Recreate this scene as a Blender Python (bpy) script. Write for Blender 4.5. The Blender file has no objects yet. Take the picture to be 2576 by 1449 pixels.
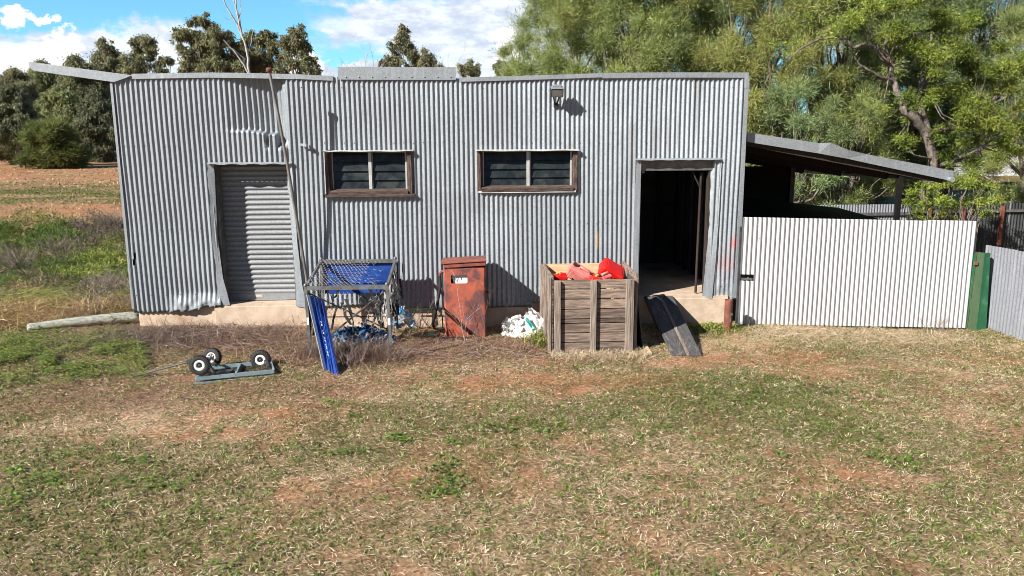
import bpy, math, random
import numpy as np
from mathutils import Vector, Matrix
R = math.radians
rnd = random.Random(7)
SC = bpy.context.scene
COL = SC.collection

# ------------------------------------------------------------------ camera, sky, sun, exposure
CAM = np.array([0.0, -12.06, 2.84])
FPX = 1900.0                                   # focal length in pixels of a 2576 wide picture
ROT = Matrix.Rotation(R(-3.3), 3, 'Z') @ Matrix.Rotation(R(90 - 10.35), 3, 'X') @ Matrix.Rotation(R(-0.36), 3, 'Z')
ROTN = np.array(ROT)
cam_data = bpy.data.cameras.new('camera')
cam = bpy.data.objects.new('camera', cam_data)
COL.objects.link(cam)
cam.matrix_world = Matrix.Translation(Vector(CAM)) @ ROT.to_4x4()
cam_data.sensor_width = 36
cam_data.lens = 36 * FPX / 2576
cam_data.clip_start = 0.05
cam_data.clip_end = 3000
SC.camera = cam

SUN_DIR = Vector((0.82, 0.60, -0.66)).normalized()   # the way the light travels
sun_data = bpy.data.lights.new('sun', 'SUN')
sun_data.energy = 5.0
sun_data.angle = R(0.5)
sun_data.color = (1.0, 0.95, 0.87)
sun = bpy.data.objects.new('sun', sun_data)
COL.objects.link(sun)
sun.rotation_euler = SUN_DIR.to_track_quat('-Z', 'Y').to_euler()
SC.view_settings.view_transform = 'Standard'
SC.view_settings.look = 'None'
SC.view_settings.exposure = 0.95
SC.view_settings.gamma = 1.0
try:
    SC.cycles.max_bounces = 6
    SC.cycles.transparent_max_bounces = 8
    SC.cycles.use_denoising = True
    SC.cycles.pixel_filter_type = 'BLACKMAN_HARRIS'
    SC.cycles.filter_width = 0.95
except Exception:
    pass


class NT:
    """small helper for building node trees"""
    def __init__(s, tree):
        s.t = tree; s.n = tree.nodes; s.l = tree.links
    def node(s, typ, **kw):
        nd = s.n.new(typ)
        for k, v in kw.items(): setattr(nd, k, v)
        return nd
    def put(s, sock, v):
        if isinstance(v, bpy.types.NodeSocket): s.l.new(v, sock)
        elif isinstance(v, (tuple, list)) and len(v) == 3 and len(sock.default_value) == 4: sock.default_value = (*v, 1)
        else: sock.default_value = v
    def m(s, op, a, b=0.0, c=None, clamp=False):
        nd = s.node('ShaderNodeMath', operation=op, use_clamp=clamp)
        s.put(nd.inputs[0], a); s.put(nd.inputs[1], b)
        if c is not None: s.put(nd.inputs[2], c)
        return nd.outputs[0]
    def noise(s, vec, scale, detail=4, rough=0.55, dist=0.0):
        nd = s.node('ShaderNodeTexNoise')
        if vec is not None: s.l.new(vec, nd.inputs['Vector'])
        nd.inputs['Scale'].default_value = scale; nd.inputs['Detail'].default_value = detail
        nd.inputs['Roughness'].default_value = rough; nd.inputs['Distortion'].default_value = dist
        return nd.outputs['Fac']
    def step(s, v, lo, hi, a=0.0, b=1.0):
        nd = s.node('ShaderNodeMapRange', interpolation_type='SMOOTHSTEP')
        s.put(nd.inputs['Value'], v); s.put(nd.inputs['From Min'], lo); s.put(nd.inputs['From Max'], hi)
        nd.inputs['To Min'].default_value = a; nd.inputs['To Max'].default_value = b
        return nd.outputs['Result']
    def mix(s, f, a, b, typ='MIX'):
        nd = s.node('ShaderNodeMix', data_type='RGBA', blend_type=typ)
        s.put(nd.inputs[0], f); s.put(nd.inputs[6], a); s.put(nd.inputs[7], b)
        return nd.outputs[2]
    def scaled(s, vec, sc):
        nd = s.node('ShaderNodeMapping'); s.l.new(vec, nd.inputs['Vector'])
        nd.inputs['Scale'].default_value = sc
        return nd.outputs['Vector']


world = bpy.data.worlds.new('World')
SC.world = world
world.use_nodes = True
w = NT(world.node_tree)
w.n.clear()
w_out = w.node('ShaderNodeOutputWorld')
w_bg = w.node('ShaderNodeBackground')
w_bg.inputs['Strength'].default_value = 0.05
sky = w.node('ShaderNodeTexSky', sky_type='NISHITA')
sky.sun_disc = False
sky.sun_elevation = R(33)
sky.sun_rotation = R(232)
sky.altitude = 200
sky.air_density = 1.0; sky.dust_density = 0.1; sky.ozone_density = 2.0
tc = w.node('ShaderNodeTexCoord')
dirv = tc.outputs['Generated']
sep = w.node('ShaderNodeSeparateXYZ'); w.l.new(dirv, sep.inputs[0])
dx, dy, dz = sep.outputs
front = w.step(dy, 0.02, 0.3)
skyc = w.mix(1.0, sky.outputs[0], w.mix(front, (0.45, 0.52, 0.62), (1.0, 1.75, 2.1)), 'MULTIPLY')  # sky dimmed behind the camera to cut fill light, boosted ahead
ys = w.m('MAXIMUM', dy, 0.05)
u = w.m('DIVIDE', dx, ys)
v = w.m('DIVIDE', dz, ys)
cvec = w.scaled(dirv, (9, 9, 22))
n1 = w.noise(cvec, 1.0, 7, 0.6, 0.3)
n2 = w.noise(w.scaled(dirv, (14, 14, 40)), 1.6, 6, 0.62, 0.2)
n3 = w.noise(w.scaled(dirv, (30, 30, 55)), 1.0, 5, 0.6, 0.0)


wob = w.noise(w.scaled(dirv, (38, 38, 38)), 1.0, 5, 0.6)
wob2 = w.noise(w.scaled(dirv, (47, 47, 52)), 1.0, 5, 0.6)
uw = w.m('ADD', u, w.m('MULTIPLY', w.m('SUBTRACT', wob, 0.5), 0.055))
vw = w.m('ADD', v, w.m('MULTIPLY', w.m('SUBTRACT', wob2, 0.5), 0.045))


def blob(cu, cv, ru, rv):
    a = w.m('DIVIDE', w.m('SUBTRACT', uw, cu), ru)
    b = w.m('DIVIDE', w.m('SUBTRACT', vw, cv), rv)
    d = w.m('ADD', w.m('MULTIPLY', a, a), w.m('MULTIPLY', b, b))
    return w.m('SUBTRACT', 1.0, w.m('SQRT', d))


def uv(px, py):
    d = ROTN @ np.array([(px - 1288) / FPX, (724.5 - py) / FPX, -1.0])
    return d[0] / d[1], d[2] / d[1]


def sky_blob(px, py, rx, ry):
    cu, cv = uv(px, py)
    return blob(cu, cv, rx / FPX, ry / FPX)


# soft grey-white banks
bank = None
for (px, py, rx, ry) in ((60, 150, 330, 70), (340, 135, 300, 75), (1140, 70, 390, 95), (1300, 90, 330, 130),
                         (1050, 190, 700, 36), (700, 215, 600, 40), (120, 225, 600, 50), (930, 25, 90, 24),
                         (900, 85, 110, 24), (2450, 130, 500, 110)):
    s_ = sky_blob(px, py, rx, ry)
    bank = s_ if bank is None else w.m('MAXIMUM', bank, s_)
bank = w.m('ADD', bank, w.m('MULTIPLY', w.m('SUBTRACT', n1, 0.5), 1.5))
bank_a = w.m('MULTIPLY', w.step(bank, -0.05, 0.45), front)
# bright heaped cumulus
cum = None
for (px, py, rx, ry) in ((30, 185, 120, 52), (95, 150, 65, 42), (150, 125, 55, 40), (182, 112, 30, 42), (40, 42, 50, 24),
                         (100, 46, 34, 14), (395, 130, 44, 26), (770, 165, 60, 34), (1290, 90, 60, 26), (1330, 150, 90, 40)):
    s_ = sky_blob(px, py, rx, ry)
    cum = s_ if cum is None else w.m('MAXIMUM', cum, s_)
cum = w.m('ADD', cum, w.m('MULTIPLY', w.m('SUBTRACT', n3, 0.5), 2.6))
cum_a = w.m('MULTIPLY', w.step(cum, 0.0, 0.42), front)
# loose cloud over the rest of the sky
rest = w.m('MULTIPLY', w.step(n1, 0.52, 0.68), w.m('SUBTRACT', 1.0, front))
bank_c = w.mix(w.step(n2, 0.36, 0.62), (7.2, 7.7, 9.0), (11.0, 11.2, 11.4))
cum_c = w.mix(w.step(w.m('SUBTRACT', n2, 0.0), 0.35, 0.55), (11.0, 11.2, 11.6), (14.5, 14.5, 14.3))
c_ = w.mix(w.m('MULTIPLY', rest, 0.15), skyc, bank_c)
c_ = w.mix(w.m('MULTIPLY', bank_a, 0.9), c_, bank_c)
c_ = w.mix(cum_a, c_, cum_c)
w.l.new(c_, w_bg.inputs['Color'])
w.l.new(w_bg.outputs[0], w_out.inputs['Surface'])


# ------------------------------------------------------------------ measuring: pixels of the photograph (2576 wide) to places
def ray(px, py):
    return ROTN @ np.array([(px - 1288) / FPX, (724.5 - py) / FPX, -1.0])


def P(px, py, Y=0.0):
    d = ray(px, py); t = (Y - CAM[1]) / d[1]
    return Vector(CAM + t * d)


def G(px, py, z=0.0):
    d = ray(px, py); t = (z - CAM[2]) / d[2]
    return Vector(CAM + t * d)


def ss(a, b, x):
    t = np.clip((x - a) / (b - a), 0, 1)
    return t * t * (3 - 2 * t)


def vn(x, y, s, seed=0.0):
    x = np.asarray(x, float) / s; y = np.asarray(y, float) / s
    xi = np.floor(x); yi = np.floor(y); fx = x - xi; fy = y - yi
    fx = fx * fx * (3 - 2 * fx); fy = fy * fy * (3 - 2 * fy)
    def h(a, b):
        q = np.sin(a * 127.1 + b * 311.7 + seed * 74.7) * 43758.5453
        return q - np.floor(q)
    return (h(xi, yi) * (1 - fx) + h(xi + 1, yi) * fx) * (1 - fy) + (h(xi, yi + 1) * (1 - fx) + h(xi + 1, yi + 1) * fx) * fy


def fbm(x, y, s, seed=0, o=4):
    a = 0; amp = 0.5; tot = 0
    for k in range(o):
        a = a + amp * vn(x, y, s / 2 ** k, seed + k * 13.1); tot += amp; amp *= 0.55
    return a / tot


def H(x, y):
    """height of the ground"""
    x = np.asarray(x, float); y = np.asarray(y, float)
    z = 0.027 * np.clip(y - 4, 0, 160)
    near = np.exp(-(y / 2.2) ** 2)
    z = z + 0.10 * near * ss(0.5, -5.0, x) - 0.17 * ss(3.9, 8.0, x) * ss(6.0, 2.0, np.abs(y))
    z = z + (fbm(x, y, 1.3, 3) - 0.5) * 0.06 + (fbm(x, y, 9, 5) - 0.5) * 0.12 * ss(3, 12, np.abs(y))
    return z


def Hs(x, y): return float(H(x, y))


def GT(px, py):
    """where the sight line meets the terrain"""
    d = ray(px, py)
    t = 2.0
    for _ in range(6000):
        p = CAM + d * t
        if p[2] < Hs(p[0], p[1]): break
        t *= 1.004
    return Vector(p)


# ------------------------------------------------------------------ mesh helpers
def link(o, parent=None):
    COL.objects.link(o)
    if parent is not None:
        o.parent = parent
        o.matrix_parent_inverse = Matrix.Translation(parent.location).inverted()
    return o


def tag(o, label, cat=None, group=None, kind=None):
    o['label'] = label
    if cat: o['category'] = cat
    if group: o['group'] = group
    if kind: o['kind'] = kind
    return o


def thing(name, loc, label, cat, group=None):
    o = bpy.data.objects.new(name, None)
    o.empty_display_size = 0.2
    o.location = loc
    COL.objects.link(o)
    return tag(o, label, cat, group)


def mesh_np(name, V, F, mat, C=None, parent=None, smooth=False):
    V = np.asarray(V, np.float32); F = np.asarray(F, np.int32)
    me = bpy.data.meshes.new(name)
    nf, k = F.shape
    me.vertices.add(len(V)); me.vertices.foreach_set('co', V.ravel())
    me.loops.add(nf * k); me.loops.foreach_set('vertex_index', F.ravel())
    me.polygons.add(nf)
    me.polygons.foreach_set('loop_start', np.arange(0, nf * k, k, dtype=np.int32))
    if smooth: me.polygons.foreach_set('use_smooth', np.ones(nf, bool))
    me.update(calc_edges=True)
    if C is not None:
        a = me.attributes.new('Col', 'FLOAT_COLOR', 'POINT')
        C = np.asarray(C, np.float32)
        if C.shape[1] == 3: C = np.concatenate([C, np.ones((len(C), 1), np.float32)], 1)
        a.data.foreach_set('color', C.ravel())
    me.materials.append(mat)
    o = bpy.data.objects.new(name, me)
    return link(o, parent)


class MB:
    def __init__(s): s.v = []; s.f = []; s.sm = []
    def add(s, vs, fs, smooth=False):
        b = len(s.v)
        s.v += [tuple(x) for x in vs]
        s.f += [tuple(i + b for i in f) for f in fs]
        s.sm += [smooth] * len(fs)
        return s
    def box(s, c, size, rot=None):
        c = Vector(c); hx, hy, hz = [q / 2 for q in size]
        vs = [Vector((x, y, z)) for x in (-hx, hx) for y in (-hy, hy) for z in (-hz, hz)]
        if rot is not None: vs = [rot @ q for q in vs]
        return s.add([c + q for q in vs], [(0, 1, 3, 2), (4, 6, 7, 5), (0, 4, 5, 1), (2, 3, 7, 6), (0, 2, 6, 4), (1, 5, 7, 3)])
    def bb(s, p, q):
        return s.box([(a + b) / 2 for a, b in zip(p, q)], [abs(a - b) for a, b in zip(p, q)])
    def beam(s, a, b, wd, ht, up=(0, 0, 1)):
        a = Vector(a); b = Vector(b); d = b - a; L = d.length; d.normalize()
        up = Vector(up)
        if abs(d.dot(up)) > 0.98: up = Vector((0, 1, 0))
        sx = d.cross(up).normalized(); uz = sx.cross(d).normalized()
        m = Matrix((sx, d, uz)).transposed()
        return s.box((a + b) / 2, (wd, L, ht), m)
    def tube(s, pts, r, seg=6, cap=True):
        pts = [Vector(p) for p in pts]; n = len(pts)
        rs = r if isinstance(r, (list, tuple)) else [r] * n
        vs = []; fs = []
        ref = None
        for i, p in enumerate(pts):
            d = (pts[min(i + 1, n - 1)] - pts[max(i - 1, 0)])
            if d.length < 1e-9: d = Vector((0, 0, 1))
            d.normalize()
            if ref is None:
                ref = d.orthogonal().normalized()
            ref = (ref - d * ref.dot(d))
            ref = ref.normalized() if ref.length > 1e-6 else d.orthogonal().normalized()
            e2 = d.cross(ref)
            for k in range(seg):
                a = 2 * math.pi * k / seg
                vs.append(p + (ref * math.cos(a) + e2 * math.sin(a)) * rs[i])
        for i in range(n - 1):
            for k in range(seg):
                fs.append((i * seg + k, i * seg + (k + 1) % seg, (i + 1) * seg + (k + 1) % seg, (i + 1) * seg + k))
        s.add(vs, fs, True)
        if cap and seg > 2:
            s.add(vs[:seg], [tuple(range(seg))[::-1]]); s.add(vs[-seg:], [tuple(range(seg))])
        return s
    def cyl(s, a, b, r, seg=16, r2=None):
        return s.tube([a, b], [r, r if r2 is None else r2], seg)
    def lathe(s, c, axis, prof, seg=24):
        """prof: list of (radius, distance along the axis)"""
        c = Vector(c); ax = Vector(axis).normalized(); e1 = ax.orthogonal().normalized(); e2 = ax.cross(e1)
        vs = []; fs = []; n = len(prof)
        for (r, t) in prof:
            for k in range(seg):
                a = 2 * math.pi * k / seg
                vs.append(c + ax * t + (e1 * math.cos(a) + e2 * math.sin(a)) * r)
        for i in range(n - 1):
            for k in range(seg):
                fs.append((i * seg + k, i * seg + (k + 1) % seg, (i + 1) * seg + (k + 1) % seg, (i + 1) * seg + k))
        return s.add(vs, fs, True)
    def quad(s, a, b, c, d, th=0.0):
        a, b, c, d = map(Vector, (a, b, c, d))
        if th == 0: return s.add([a, b, c, d], [(0, 1, 2, 3)])
        n = (b - a).cross(d - a).normalized() * th
        return s.add([a, b, c, d, a + n, b + n, c + n, d + n],
                     [(0, 3, 2, 1), (4, 5, 6, 7), (0, 1, 5, 4), (1, 2, 6, 5), (2, 3, 7, 6), (3, 0, 4, 7)])
    def build(s, name, mat, parent=None, bevel=0.0, segs=1):
        me = bpy.data.meshes.new(name)
        me.from_pydata(s.v, [], s.f)
        me.polygons.foreach_set('use_smooth', s.sm)
        me.materials.append(mat)
        me.update()
        o = bpy.data.objects.new(name, me)
        link(o, parent)
        if bevel > 0:
            bv = o.modifiers.new('bevel', 'BEVEL'); bv.width = bevel; bv.segments = segs; bv.limit_method = 'ANGLE'; bv.angle_limit = R(50)
        return o


# ------------------------------------------------------------------ materials
def new_mat(name):
    m = bpy.data.materials.new(name); m.use_nodes = True
    t = NT(m.node_tree); t.n.clear()
    out = t.node('ShaderNodeOutputMaterial'); b = t.node('ShaderNodeBsdfPrincipled')
    t.l.new(b.outputs[0], out.inputs['Surface'])
    return m, t, b


def nmat(name, c1, c2, scale=6.0, rough=0.7, metal=0.0, stretch=(1, 1, 1), bump=0.0, lo=0.35, hi=0.65, island=0.0, c3=None, s3=1.5, spec=0.4, lo3=0.5, hi3=0.62):
    """mottled two-tone surface, a third colour in larger patches (rust, wear), optional tint per board"""
    m, t, b = new_mat(name)
    co = t.node('ShaderNodeTexCoord').outputs['Object']
    vec = t.scaled(co, stretch)
    n = t.noise(vec, scale, 6, 0.65)
    c = t.mix(t.step(n, lo, hi), c1, c2)
    if c3 is not None:
        c = t.mix(t.step(t.noise(vec, s3, 5, 0.6), lo3, hi3), c, c3)
    if island > 0:
        g = t.node('ShaderNodeNewGeometry').outputs['Random Per Island']
        f = t.m('ADD', t.m('MULTIPLY', g, 2 * island), 1 - island)
        cmb = t.node('ShaderNodeCombineColor')
        for i in range(3): t.l.new(f, cmb.inputs[i])
        c = t.mix(1.0, c, cmb.outputs[0], 'MULTIPLY')
    t.put(b.inputs['Base Color'], c)
    b.inputs['Roughness'].default_value = rough; b.inputs['Metallic'].default_value = metal
    b.inputs['Specular IOR Level'].default_value = spec
    if bump > 0:
        bp = t.node('ShaderNodeBump'); bp.inputs['Strength'].default_value = bump; bp.inputs['Distance'].default_value = 0.01
        t.l.new(n, bp.inputs['Height']); t.l.new(bp.outputs[0], b.inputs['Normal'])
    return m


def leaf_mat(name, trans=0.3, rough=0.6, gain=1.0, spec=0.25):
    m, t, b = new_mat(name)
    at = t.node('ShaderNodeAttribute'); at.attribute_name = 'Col'
    c = at.outputs['Color']
    t.l.new(c, b.inputs['Base Color'])
    b.inputs['Roughness'].default_value = rough; b.inputs['Specular IOR Level'].default_value = spec
    tr = t.node('ShaderNodeBsdfTranslucent'); t.l.new(c, tr.inputs['Color'])
    mx = t.node('ShaderNodeMixShader'); mx.inputs[0].default_value = trans
    t.l.new(b.outputs[0], mx.inputs[1]); t.l.new(tr.outputs[0], mx.inputs[2])
    out = [n for n in t.n if n.type == 'OUTPUT_MATERIAL'][0]
    t.l.new(mx.outputs[0], out.inputs['Surface'])
    return m


def galv_mat(name, base=(0.385, 0.425, 0.465), dark=(0.26, 0.295, 0.33), metal=0.25, rough=0.42, use_col=False, streak=True):
    m, t, b = new_mat(name)
    co = t.node('ShaderNodeTexCoord').outputs['Object']
    vo = t.node('ShaderNodeTexVoronoi'); vo.inputs['Scale'].default_value = 75
    t.l.new(t.scaled(co, (1, 1, 0.7)), vo.inputs['Vector'])
    sepc = t.node('ShaderNodeSeparateColor'); t.l.new(vo.outputs['Color'], sepc.inputs[0])
    n = t.noise(co, 1.3, 5, 0.6)
    f = t.m('ADD', t.m('MULTIPLY', sepc.outputs[0], 0.55), t.m('MULTIPLY', n, 0.6))
    c = t.mix(t.step(f, 0.2, 0.9), dark, base)
    if streak:
        sn = t.noise(t.scaled(co, (9, 9, 0.35)), 1.5, 4, 0.6)
        c = t.mix(t.step(sn, 0.52, 0.75, 0, 0.45), c, (0.44, 0.47, 0.50))
        c = t.mix(t.step(sn, 0.45, 0.25, 0, 0.35), c, (0.20, 0.22, 0.245))
    if use_col:
        at = t.node('ShaderNodeAttribute'); at.attribute_name = 'Col'
        c = t.mix(at.outputs['Alpha'], c, at.outputs['Color'])
        t.l.new(t.m('MULTIPLY', t.m('SUBTRACT', 1.0, at.outputs['Alpha']), metal), b.inputs['Metallic'])
    else:
        b.inputs['Metallic'].default_value = metal
    t.put(b.inputs['Base Color'], c)
    t.l.new(t.m('ADD', t.m('MULTIPLY', sepc.outputs[1], 0.18), rough), b.inputs['Roughness'])
    return m


GALV = galv_mat('old_galvanised', use_col=True)
GALV_FLAT = galv_mat('galvanised_flashing', base=(0.33, 0.36, 0.385), dark=(0.24, 0.265, 0.29), metal=0.35)
GALV_NEW = galv_mat('new_zincalume', base=(0.52, 0.525, 0.53), dark=(0.46, 0.465, 0.47), metal=0.2, rough=0.42, streak=False)
GALV_FENCE = galv_mat('weathered_fence_iron', base=(0.25, 0.26, 0.29), dark=(0.19, 0.20, 0.23), metal=0.25)
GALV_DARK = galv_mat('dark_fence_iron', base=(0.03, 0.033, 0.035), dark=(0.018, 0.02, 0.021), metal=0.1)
ROLLER = galv_mat('roller_door_steel', base=(0.31, 0.325, 0.34), dark=(0.23, 0.245, 0.26), metal=0.3, streak=False)
CONCRETE = nmat('concrete', (0.46, 0.35, 0.26), (0.58, 0.46, 0.35), 5, 0.9, c3=(0.33, 0.20, 0.13), s3=1.6, bump=0.3, lo3=0.5, hi3=0.75)
TIMBER = nmat('weathered_timber', (0.045, 0.028, 0.022), (0.13, 0.095, 0.08), 7, 0.85, stretch=(1, 6, 6), bump=0.3)
TIMBER_V = nmat('weathered_timber_upright', (0.045, 0.028, 0.022), (0.13, 0.095, 0.08), 7, 0.85, stretch=(6, 6, 1), bump=0.3)
CRATE_H = nmat('crate_planks', (0.085, 0.060, 0.048), (0.31, 0.235, 0.185), 3.2, 0.85, stretch=(1.4, 6, 20), bump=0.3, island=0.38, lo=0.30, hi=0.70, c3=(0.10, 0.075, 0.062), s3=1.1, lo3=0.46, hi3=0.66)
CRATE_V = nmat('crate_posts', (0.095, 0.072, 0.06), (0.31, 0.255, 0.215), 3.4, 0.85, stretch=(22, 6, 1.0), bump=0.25, island=0.2, lo=0.30, hi=0.72)
CRATE_IN = nmat('crate_fresh_planks', (0.52, 0.33, 0.18), (0.66, 0.46, 0.28), 5, 0.8, stretch=(0.8, 8, 8), island=0.15)
ALU = nmat('aluminium_strip', (0.42, 0.42, 0.41), (0.52, 0.52, 0.51), 8, 0.45, metal=0.2)
GLASS = nmat('dusty_glass', (0.012, 0.016, 0.018), (0.026, 0.032, 0.033), 9, 0.22, spec=0.4, c3=(0.04, 0.046, 0.045), s3=3)
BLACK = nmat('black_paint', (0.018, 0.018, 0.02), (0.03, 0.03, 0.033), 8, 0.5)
DEEP = nmat('shade_black', (0.008, 0.008, 0.008), (0.014, 0.013, 0.012), 6, 0.7, spec=0.15)  # near black: shade under the lean-to put into the base colour
RUBBER = nmat('rubber', (0.016, 0.016, 0.017), (0.032, 0.031, 0.03), 14, 0.75)
WHITE = nmat('white_enamel', (0.72, 0.72, 0.72), (0.80, 0.80, 0.79), 8, 0.4, c3=(0.5, 0.46, 0.42), s3=9, lo3=0.6, hi3=0.7)
GREY_STEEL = nmat('grey_steel', (0.13, 0.13, 0.13), (0.22, 0.22, 0.215), 7, 0.5, metal=0.5)
DARK_STEEL = nmat('dark_steel', (0.045, 0.047, 0.05), (0.09, 0.09, 0.092), 7, 0.5, metal=0.3)
POLE = nmat('pole_steel', (0.16, 0.15, 0.14), (0.26, 0.245, 0.225), 9, 0.6, metal=0.4, stretch=(1, 1, 0.3))
RUST = nmat('rust_red_paint', (0.44, 0.105, 0.06), (0.31, 0.085, 0.055), 5, 0.65, c3=(0.13, 0.055, 0.055), s3=3.2, bump=0.1, lo3=0.44, hi3=0.58)
RUST_DARK = nmat('dark_rust', (0.13, 0.05, 0.035), (0.24, 0.08, 0.05), 7, 0.8, bump=0.2)
BLUE = nmat('blue_panel', (0.008, 0.040, 0.22), (0.012, 0.055, 0.28), 3, 0.45, c3=(0.02, 0.075, 0.32), s3=1.0)
GREEN_PAINT = nmat('green_paint', (0.018, 0.125, 0.055), (0.03, 0.16, 0.07), 5, 0.55, c3=(0.07, 0.20, 0.11), s3=5, lo3=0.58, hi3=0.66)
GREEN_DULL = nmat('faded_green_paint', (0.055, 0.10, 0.05), (0.075, 0.115, 0.06), 5, 0.6, c3=(0.14, 0.10, 0.05), s3=5, lo3=0.6, hi3=0.7)
DKGREEN = nmat('dark_green_tube', (0.01, 0.045, 0.03), (0.02, 0.07, 0.045), 6, 0.45)
TEAL_STEEL = nmat('blue_grey_steel', (0.19, 0.28, 0.31), (0.27, 0.36, 0.38), 7, 0.5, c3=(0.25, 0.14, 0.09), s3=6, lo3=0.62, hi3=0.7)
RED_PL = nmat('red_plastic', (0.62, 0.012, 0.010), (0.70, 0.02, 0.014), 4, 0.35)
PINK_PL = nmat('faded_red_plastic', (0.55, 0.14, 0.12), (0.66, 0.25, 0.22), 5, 0.5, c3=(0.6, 0.06, 0.05), s3=3)
YELLOW_PL = nmat('yellow_plastic', (0.75, 0.45, 0.03), (0.8, 0.5, 0.05), 4, 0.4)
TEAL_PL = nmat('teal_plastic', (0.01, 0.32, 0.26), (0.02, 0.40, 0.33), 4, 0.4)
RAG = nmat('white_plastic_film', (0.60, 0.59, 0.58), (0.78, 0.78, 0.77), 9, 0.5, c3=(0.35, 0.32, 0.29), s3=5, lo3=0.55, hi3=0.7)
BLUEJUNK = nmat('blue_plastic_scraps', (0.01, 0.04, 0.12), (0.05, 0.17, 0.33), 12, 0.4, c3=(0.45, 0.52, 0.55), s3=9, lo3=0.6, hi3=0.7)
CYANBAG = nmat('printed_bag', (0.02, 0.30, 0.60), (0.55, 0.66, 0.70), 11, 0.45, c3=(0.75, 0.75, 0.74), s3=5, lo3=0.5, hi3=0.55)
DARKCLOTH = nmat('dark_shadecloth', (0.025, 0.025, 0.026), (0.05, 0.05, 0.05), 9, 0.9)
WIRE = nmat('wire', (0.42, 0.42, 0.41), (0.55, 0.55, 0.54), 9, 0.5, metal=0.3)
RAMP = nmat('worn_black_board', (0.055, 0.055, 0.058), (0.095, 0.092, 0.092), 6, 0.8, stretch=(4, 0.6, 1), c3=(0.20, 0.17, 0.15), s3=5, lo3=0.58, hi3=0.7, bump=0.2)
LOGM = nmat('pale_log', (0.22, 0.225, 0.19), (0.42, 0.42, 0.36), 5, 0.85, stretch=(1, 9, 9), bump=0.4)
BARK = nmat('bark', (0.06, 0.048, 0.04), (0.22, 0.18, 0.155), 9, 0.95, stretch=(2, 2, 0.7), bump=0.8)
BARK_PALE = nmat('pale_dead_wood', (0.34, 0.31, 0.29), (0.52, 0.49, 0.46), 5, 0.85, bump=0.2)
BARK_FAR = nmat('gum_bark', (0.12, 0.10, 0.085), (0.30, 0.26, 0.23), 2, 0.9)
TWIG = nmat('dry_twigs', (0.16, 0.11, 0.10), (0.33, 0.26, 0.23), 9, 0.9)
HOUSEW = nmat('white_boards', (0.62, 0.63, 0.65), (0.72, 0.73, 0.74), 3, 0.6)
INNER = nmat('dim_inner_iron', (0.03, 0.03, 0.033), (0.045, 0.045, 0.05), 4, 0.7)  # interior shade put into the base colour of the iron
INNER_T = nmat('dim_inner_timber', (0.025, 0.018, 0.015), (0.045, 0.032, 0.026), 5, 0.85, stretch=(5, 5, 1))  # darker copy of the timber, for shade indoors and under the lean-to
LEAF = leaf_mat('foliage', 0.3)
LEAF_FAR = leaf_mat('foliage_far', 0.38)
GRASSM = leaf_mat('grass_blades', 0.2, 0.75, spec=0.15)

# ------------------------------------------------------------------ ground
def ell(px, py, rx, ry):
    c = G(px, py); a = G(px + rx, py); f = G(px, py - ry); n = G(px, py + ry)
    return c.x, c.y, abs(a.x - c.x), abs(f.y - n.y) / 2


def field(lst):
    es = [(*ell(px, py, rx, ry), wt) for (px, py, rx, ry, wt) in lst]
    def f(x, y):
        o = np.zeros_like(x)
        for (cx, cy, rx, ry, wt) in es:
            o = o + wt * np.exp(-(((x - cx) / rx) ** 2 + ((y - cy) / ry) ** 2))
        return o
    return f


f_green = field([(1900, 1000, 240, 50, 1.9), (2120, 1085, 120, 40, 1.5), (1480, 1060, 260, 40, .45), (1750, 960, 140, 22, .5), (90, 1180, 230, 60, .8),
                 (50, 1310, 200, 90, .8), (400, 1210, 260, 30, .5), (860, 1140, 150, 34, .5), (1110, 1230, 90, 30, .7), (1240, 1070, 130, 20, .35),
                 (2290, 1170, 60, 22, .8), (150, 925, 240, 70, 1.0), (20, 880, 80, 40, .8), (300, 1350, 340, 80, .5), (2330, 1300, 110, 60, .4),
                 (1150, 1330, 200, 50, .25), (650, 1320, 250, 60, .3), (1790, 830, 45, 16, .9), (1600, 1020, 120, 25, .4)])
f_soil = field([(2050, 905, 220, 26, .9), (1480, 960, 320, 22, .6), (2050, 1210, 90, 30, .6), (2130, 1275, 60, 22, .6), (1950, 1440, 90, 20, .5), (1290, 960, 220, 26, .5),
                (430, 1100, 90, 16, .5), (960, 1185, 80, 14, .5), (2460, 870, 100, 20, .6), (2400, 970, 220, 40, .4), (1000, 940, 160, 16, .4),
                (1700, 1240, 80, 16, .3), (650, 1040, 120, 14, .4), (560, 815, 240, 10, .8), (1750, 905, 130, 14, .5)])
f_straw = field([(2080, 845, 300, 18, 1.2), (2330, 905, 200, 26, .6), (1400, 1350, 520, 110, .4), (1000, 1000, 220, 14, .6), (660, 1010, 120, 10, .7), (1700, 890, 160, 12, .6),
                 (2200, 1000, 220, 60, .3)])
f_brown = field([(300, 985, 420, 24, 1.1), (500, 865, 260, 36, 1.4), (900, 900, 320, 26, 1.0), (1250, 885, 160, 26, 1.1), (230, 1010, 380, 26, .9), (700, 985, 320, 22, .7), (1480, 905, 200, 14, .6),
                 (1100, 950, 300, 14, .3), (2330, 850, 60, 10, .4), (350, 960, 200, 20, .5)])


# bands of the paddock behind: (picture row, green, earth, straw)
_b = [(620, .9, .1, .5), (585, .3, .3, 1.), (560, .1, .5, 1.), (535, .05, .9, .6), (515, .2, .9, .4), (500, .9, .3, .3), (480, 1.3, .1, .2), (466, .5, .6, .5), (455, .1, .6, .8), (445, .1, .9, .4), (430, .1, 1., .2), (418, .2, .7, .5), (408, .1, .8, .5), (398, .7, .2, .3), (388, 1., .1, .2)]
BAND_Y = np.array([GT(150, r[0]).y for r in _b]); BAND = np.array([r[1:] for r in _b]).T


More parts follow.
